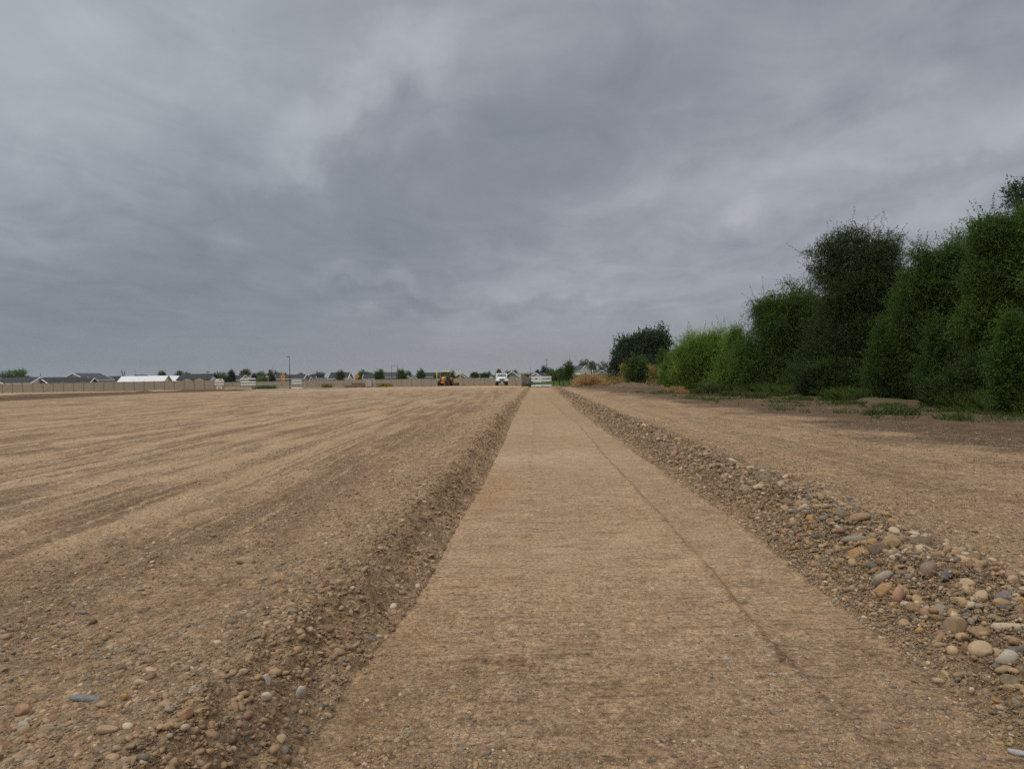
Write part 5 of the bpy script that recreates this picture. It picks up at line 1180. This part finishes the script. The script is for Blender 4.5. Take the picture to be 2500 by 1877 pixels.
# ------------------------------------------------------------------ vehicles
def wheel(root, c, r_, w_, axis=(1, 0, 0), rim=M_STEEL):
    g = empty('wheel', c); g.parent = root
    MB().disc_ring((0, 0, 0), axis, [(r_ * .55, -w_ / 2), (r_ * .9, -w_ / 2), (r_, -w_ * .35), (r_, w_ * .35), (r_ * .9, w_ / 2), (r_ * .55, w_ / 2), (r_ * .55, -w_ / 2)], 24).build('tyre', M_RUBBER, g, True)
    MB().disc_ring((0, 0, 0), axis, [(.01, -w_ * .3), (r_ * .2, -w_ * .34), (r_ * .5, -w_ * .2), (r_ * .56, -w_ * .42), (r_ * .56, w_ * .42), (r_ * .5, w_ * .2), (r_ * .2, w_ * .34), (.01, w_ * .3)], 20).build('rim', rim, g, True)
    return g
def truck():
    D = 131; X = X_at(1225.5, D); Z = gz1(X, D) + .05
    t = empty('work_truck', (X, D, Z), R(2))          # front faces the camera (-Y)
    fr = MB().box((-.42, 3.2, .72), (.12, 6.8, .24)).box((.42, 3.2, .72), (.12, 6.8, .24)).box((0, .1, .62), (.9, .3, .2)); fr.build('frame', M_BLACK, t)
    # hood: tapered to the front
    hood = MB(); prof = [(-.0, .80), (-.0, 1.42), (.35, 1.52), (1.35, 1.66), (1.35, .80)]
    vs = []
    for sx in (-1, 1):
        for i, (yy_, zz_) in enumerate(prof): vs.append((sx * (.60 if yy_ < .3 else .66 if yy_ < 1 else .86), yy_, zz_))
    k = len(prof); hood.add(vs, [tuple(range(k)), tuple(range(k, 2 * k))[::-1]] + [(i, i + k, (i + 1) % k + k, (i + 1) % k) for i in range(k)])
    h = hood.build('hood', M_WHITE, t, bevel=.06)
    gr = MB().box((0, -.03, 1.17), (.86, .05, .44)).build('grille', M_CHROME, t, bevel=.02)
    for i in range(7): MB().box((-.36 + i * .12, -.065, 1.17), (.055, .02, .36)).build('grille_slot', M_BLACK, gr)
    for s in (-1, 1):
        f = MB(); f.prism([(.05, .62), (.05, 1.0), (.25, 1.16), (.95, 1.2), (1.3, 1.02), (1.3, .8), (1.12, .95), (.8, 1.03), (.45, .95), (.3, .62)], s * .62, s * 1.16, 'x'); f.build('fender', M_WHITE, t, bevel=.05)
        hl = MB().box((s * .95, .02, .93), (.30, .06, .17)).build('headlight', M_CHROME, t, bevel=.02); MB().box((s * .95, -.02, .80), (.24, .04, .07)).build('indicator', M_RED, hl)
        wheel(t, (s * .98, .78, .48), .48, .28)
        for y_ in (4.6,):
            wheel(t, (s * 1.0, y_, .48), .48, .30); wheel(t, (s * .68, y_, .48), .48, .26)
        MB().tube([(s * 1.02, 1.75, 1.9), (s * 1.32, 1.7, 1.95)], .025, 6).tube([(s * 1.02, 1.75, 1.55), (s * 1.32, 1.7, 1.6)], .02, 6).build('mirror_bracket', M_BLACK, t, True)
        MB().box((s * 1.34, 1.68, 1.8), (.18, .1, .46)).build('mirror', M_BLACK, t, bevel=.03)
        MB().tube([(s * .98, 2.95, .8), (s * .98, 2.95, 2.05)], .055, 8).build('exhaust_stack', M_CHROME, t, True) if s > 0 else None
    bp = MB().box((0, -.12, .66), (2.2, .16, .26)).build('bumper', M_BLACK, t, bevel=.03); MB().box((0, -.21, .62), (.34, .02, .17)).build('number_plate', M_WHITE, bp)
    cab = MB(); prof = [(1.3, .8), (1.3, 1.62), (1.62, 2.34), (1.8, 2.42), (2.75, 2.42), (2.85, 2.3), (2.85, .8)]
    cab.prism(prof, -.98, .98, 'x'); cab.build('cab', M_WHITE, t, bevel=.07)
    a, b = Vector((0, 1.34, 1.68)), Vector((0, 1.60, 2.24)); nn = Vector((0, -.92, .42)) * .02
    ws = MB().add([Vector((-.86, 1.34, 1.69)) + nn, Vector((.86, 1.34, 1.69)) + nn, Vector((.78, 1.585, 2.25)) + nn, Vector((-.78, 1.585, 2.25)) + nn], [(0, 1, 2, 3)]).build('windscreen', M_SCREEN, t)
    MB().box((0, 1.42, 1.98), (.05, .04, .62), rx=R(-24)).build('windscreen_bar', M_BLACK, ws)
    for s in (-1, 1): MB().box((s * .985, 2.1, 1.95), (.02, .85, .5)).build('side_window', M_GLASS, t); MB().box((s * .99, 2.1, 1.2), (.02, 1.0, .85)).build('door', M_WHITE, t, bevel=.01)
    MB().box((0, 1.9, 2.49), (1.15, .28, .12)).build('light_bar', M_RED, t, bevel=.03)
    for s in (-.7, -.35, 0, .35, .7): MB().box((s, 1.66, 2.4), (.1, .08, .06)).build('marker_lamp', M_RED, t)
    tank = MB(); ring = [(.01, 0), (.8, .02), (1.02, .25), (1.02, 3.2), (.8, 3.42), (.01, 3.45)]
    tank.disc_ring((0, 3.05, 1.72), (0, 1, 0), ring, 24); tk = tank.build('water_tank', M_WHITE, t, True); tk.scale = (1.04, 1, .80); tk.location = (0, 0, .2)
    MB().box((0, 4.7, .92), (1.5, 3.3, .14)).build('tank_cradle', M_BLACK, t)
    t.scale = (1, 1, .94)
    return tag(t, 'white work truck with red roof light bar parked facing the strip', 'truck')
truck()
def tractor():
    D = 143; X = X_at(1082.5, D); Z = gz1(X, D)
    t = empty('grading_tractor', (X, D, Z), R(-9))    # faces the camera, turned a little left
    MB().box((0, 1.4, .85), (.62, 3.6, .42)).build('chassis', M_BLACK, t, bevel=.03)
    h = MB(); h.prism([(-.35, .75), (-.35, 1.55), (-.1, 1.78), (1.55, 1.95), (1.55, .75)], -.31, .31, 'x'); h.build('hood', M_YEL, t, bevel=.07)
    g = MB().box((0, -.37, 1.2), (.48, .05, .62)).build('grille', M_YEL, t, bevel=.02)
    for s in (-1, 1): MB().box((s * .2, -.40, 1.42), (.16, .04, .12)).build('headlight', M_CHROME, g)
    MB().box((0, -.5, .72), (.75, .28, .34)).build('front_weight', M_YEL, t, bevel=.04)
    MB().tube([(-.55, 1.0, 1.2), (-.55, 1.0, 2.3), (-.5, .95, 2.95)], [.08, .08, .06], 8).build('exhaust_stack', M_BLACK, t, True)
    MB().box((-.55, 1.05, 1.35), (.3, .5, .3)).build('air_box', M_BLACK, t, bevel=.04)
    for sx in (-1, 1):
        for y_ in (1.65, 3.1): MB().tube([(sx * .87, y_, 1.3), (sx * .85, y_ + (.1 if y_ < 2 else -.08), 2.85)], .05, 6).build('cab_post', M_BLACK, t, True)
    c = MB().prism([(1.6, 1.2), (1.68, 2.85), (3.08, 2.85), (3.2, 1.2)], -.84, .84, 'x').build('cab_glass', M_GLASS, t)
    MB().box((0, 2.4, 1.2), (1.5, 1.7, .25)).build('cab_floor', M_BLACK, t)
    MB().box((0, 2.38, 2.93), (1.95, 1.8, .16), taper=.9).build('roof', M_MAST, t, bevel=.05)
    for s in (-.5, .5): MB().box((s, 1.5, 2.8), (.2, .1, .12)).build('work_lamp', M_CHROME, t)
    MB().tube([(.55, 2.1, 3.0), (.55, 2.1, 3.12)], .09, 10).build('beacon', M_WHITE, t, True)
    for s in (-1, 1):
        fd = MB().prism([(2.0, 1.15), (2.1, 1.5), (2.5, 1.72), (3.0, 1.72), (3.35, 1.5), (3.45, 1.15)], s * .72, s * 1.22, 'x').build('fender', M_YEL if s > 0 else M_BLACK, t, bevel=.04)
        wheel(t, (s * .92, .15, .58), .58, .40, rim=M_YEL); wheel(t, (s * 1.0, 2.75, .78), .78, .5, rim=M_YEL)
        MB().tube([(s * .3, .15, .58), (s * .8, .15, .58)], .09, 8).build('axle', M_BLACK, t, True)
        MB().tube([(s * .35, 3.3, .75), (s * .4, 4.3, .55)], .07, 6).build('hitch_arm', M_YEL, t, True)
    bl = MB(); pr_ = [(4.25, .05), (4.2, .3), (4.3, .55), (4.36, .55), (4.27, .3), (4.31, .05)]
    bl.prism(pr_, -2.2, 2.2, 'x'); b = bl.build('blade', M_RUST, t)
    for s in (-1, 1):
        MB().box((s * 2.2, 4.1, .32), (.06, .6, .62)).build('end_plate', M_RUST, b)
        MB().tube([(s * 1.9, 4.3, .5), (s * 2.15, 4.3, 1.0), (s * 2.42, 4.3, 1.45), (s * 2.48, 4.3, 1.9), (s * 2.45, 4.3, 3.0)], [.12, .12, .11, .10, .09], 8).build('mast', M_MAST, t, True)
    return tag(t, 'yellow grading tractor with dark cab and a tall mast on each blade end', 'tractor')
tractor()

# ------------------------------------------------------------------ haze
m = bpy.data.materials.new('thin_haze'); m.use_nodes = True; m.node_tree.nodes.clear(); q = NT(m.node_tree)
out = q.node('ShaderNodeOutputMaterial'); pv = q.node('ShaderNodeVolumePrincipled'); q.link(pv.outputs[0], out.inputs['Volume'])
pv.inputs['Color'].default_value = (.86, .91, .96, 1); pv.inputs['Density'].default_value = .00008; pv.inputs['Anisotropy'].default_value = 0.2
hb = MB().box((0, 1600, 6.5), (7000, 4000, 19)).build('haze', m); hb['kind'] = 'stuff'; hb['label'] = 'thin grey haze over the far houses'
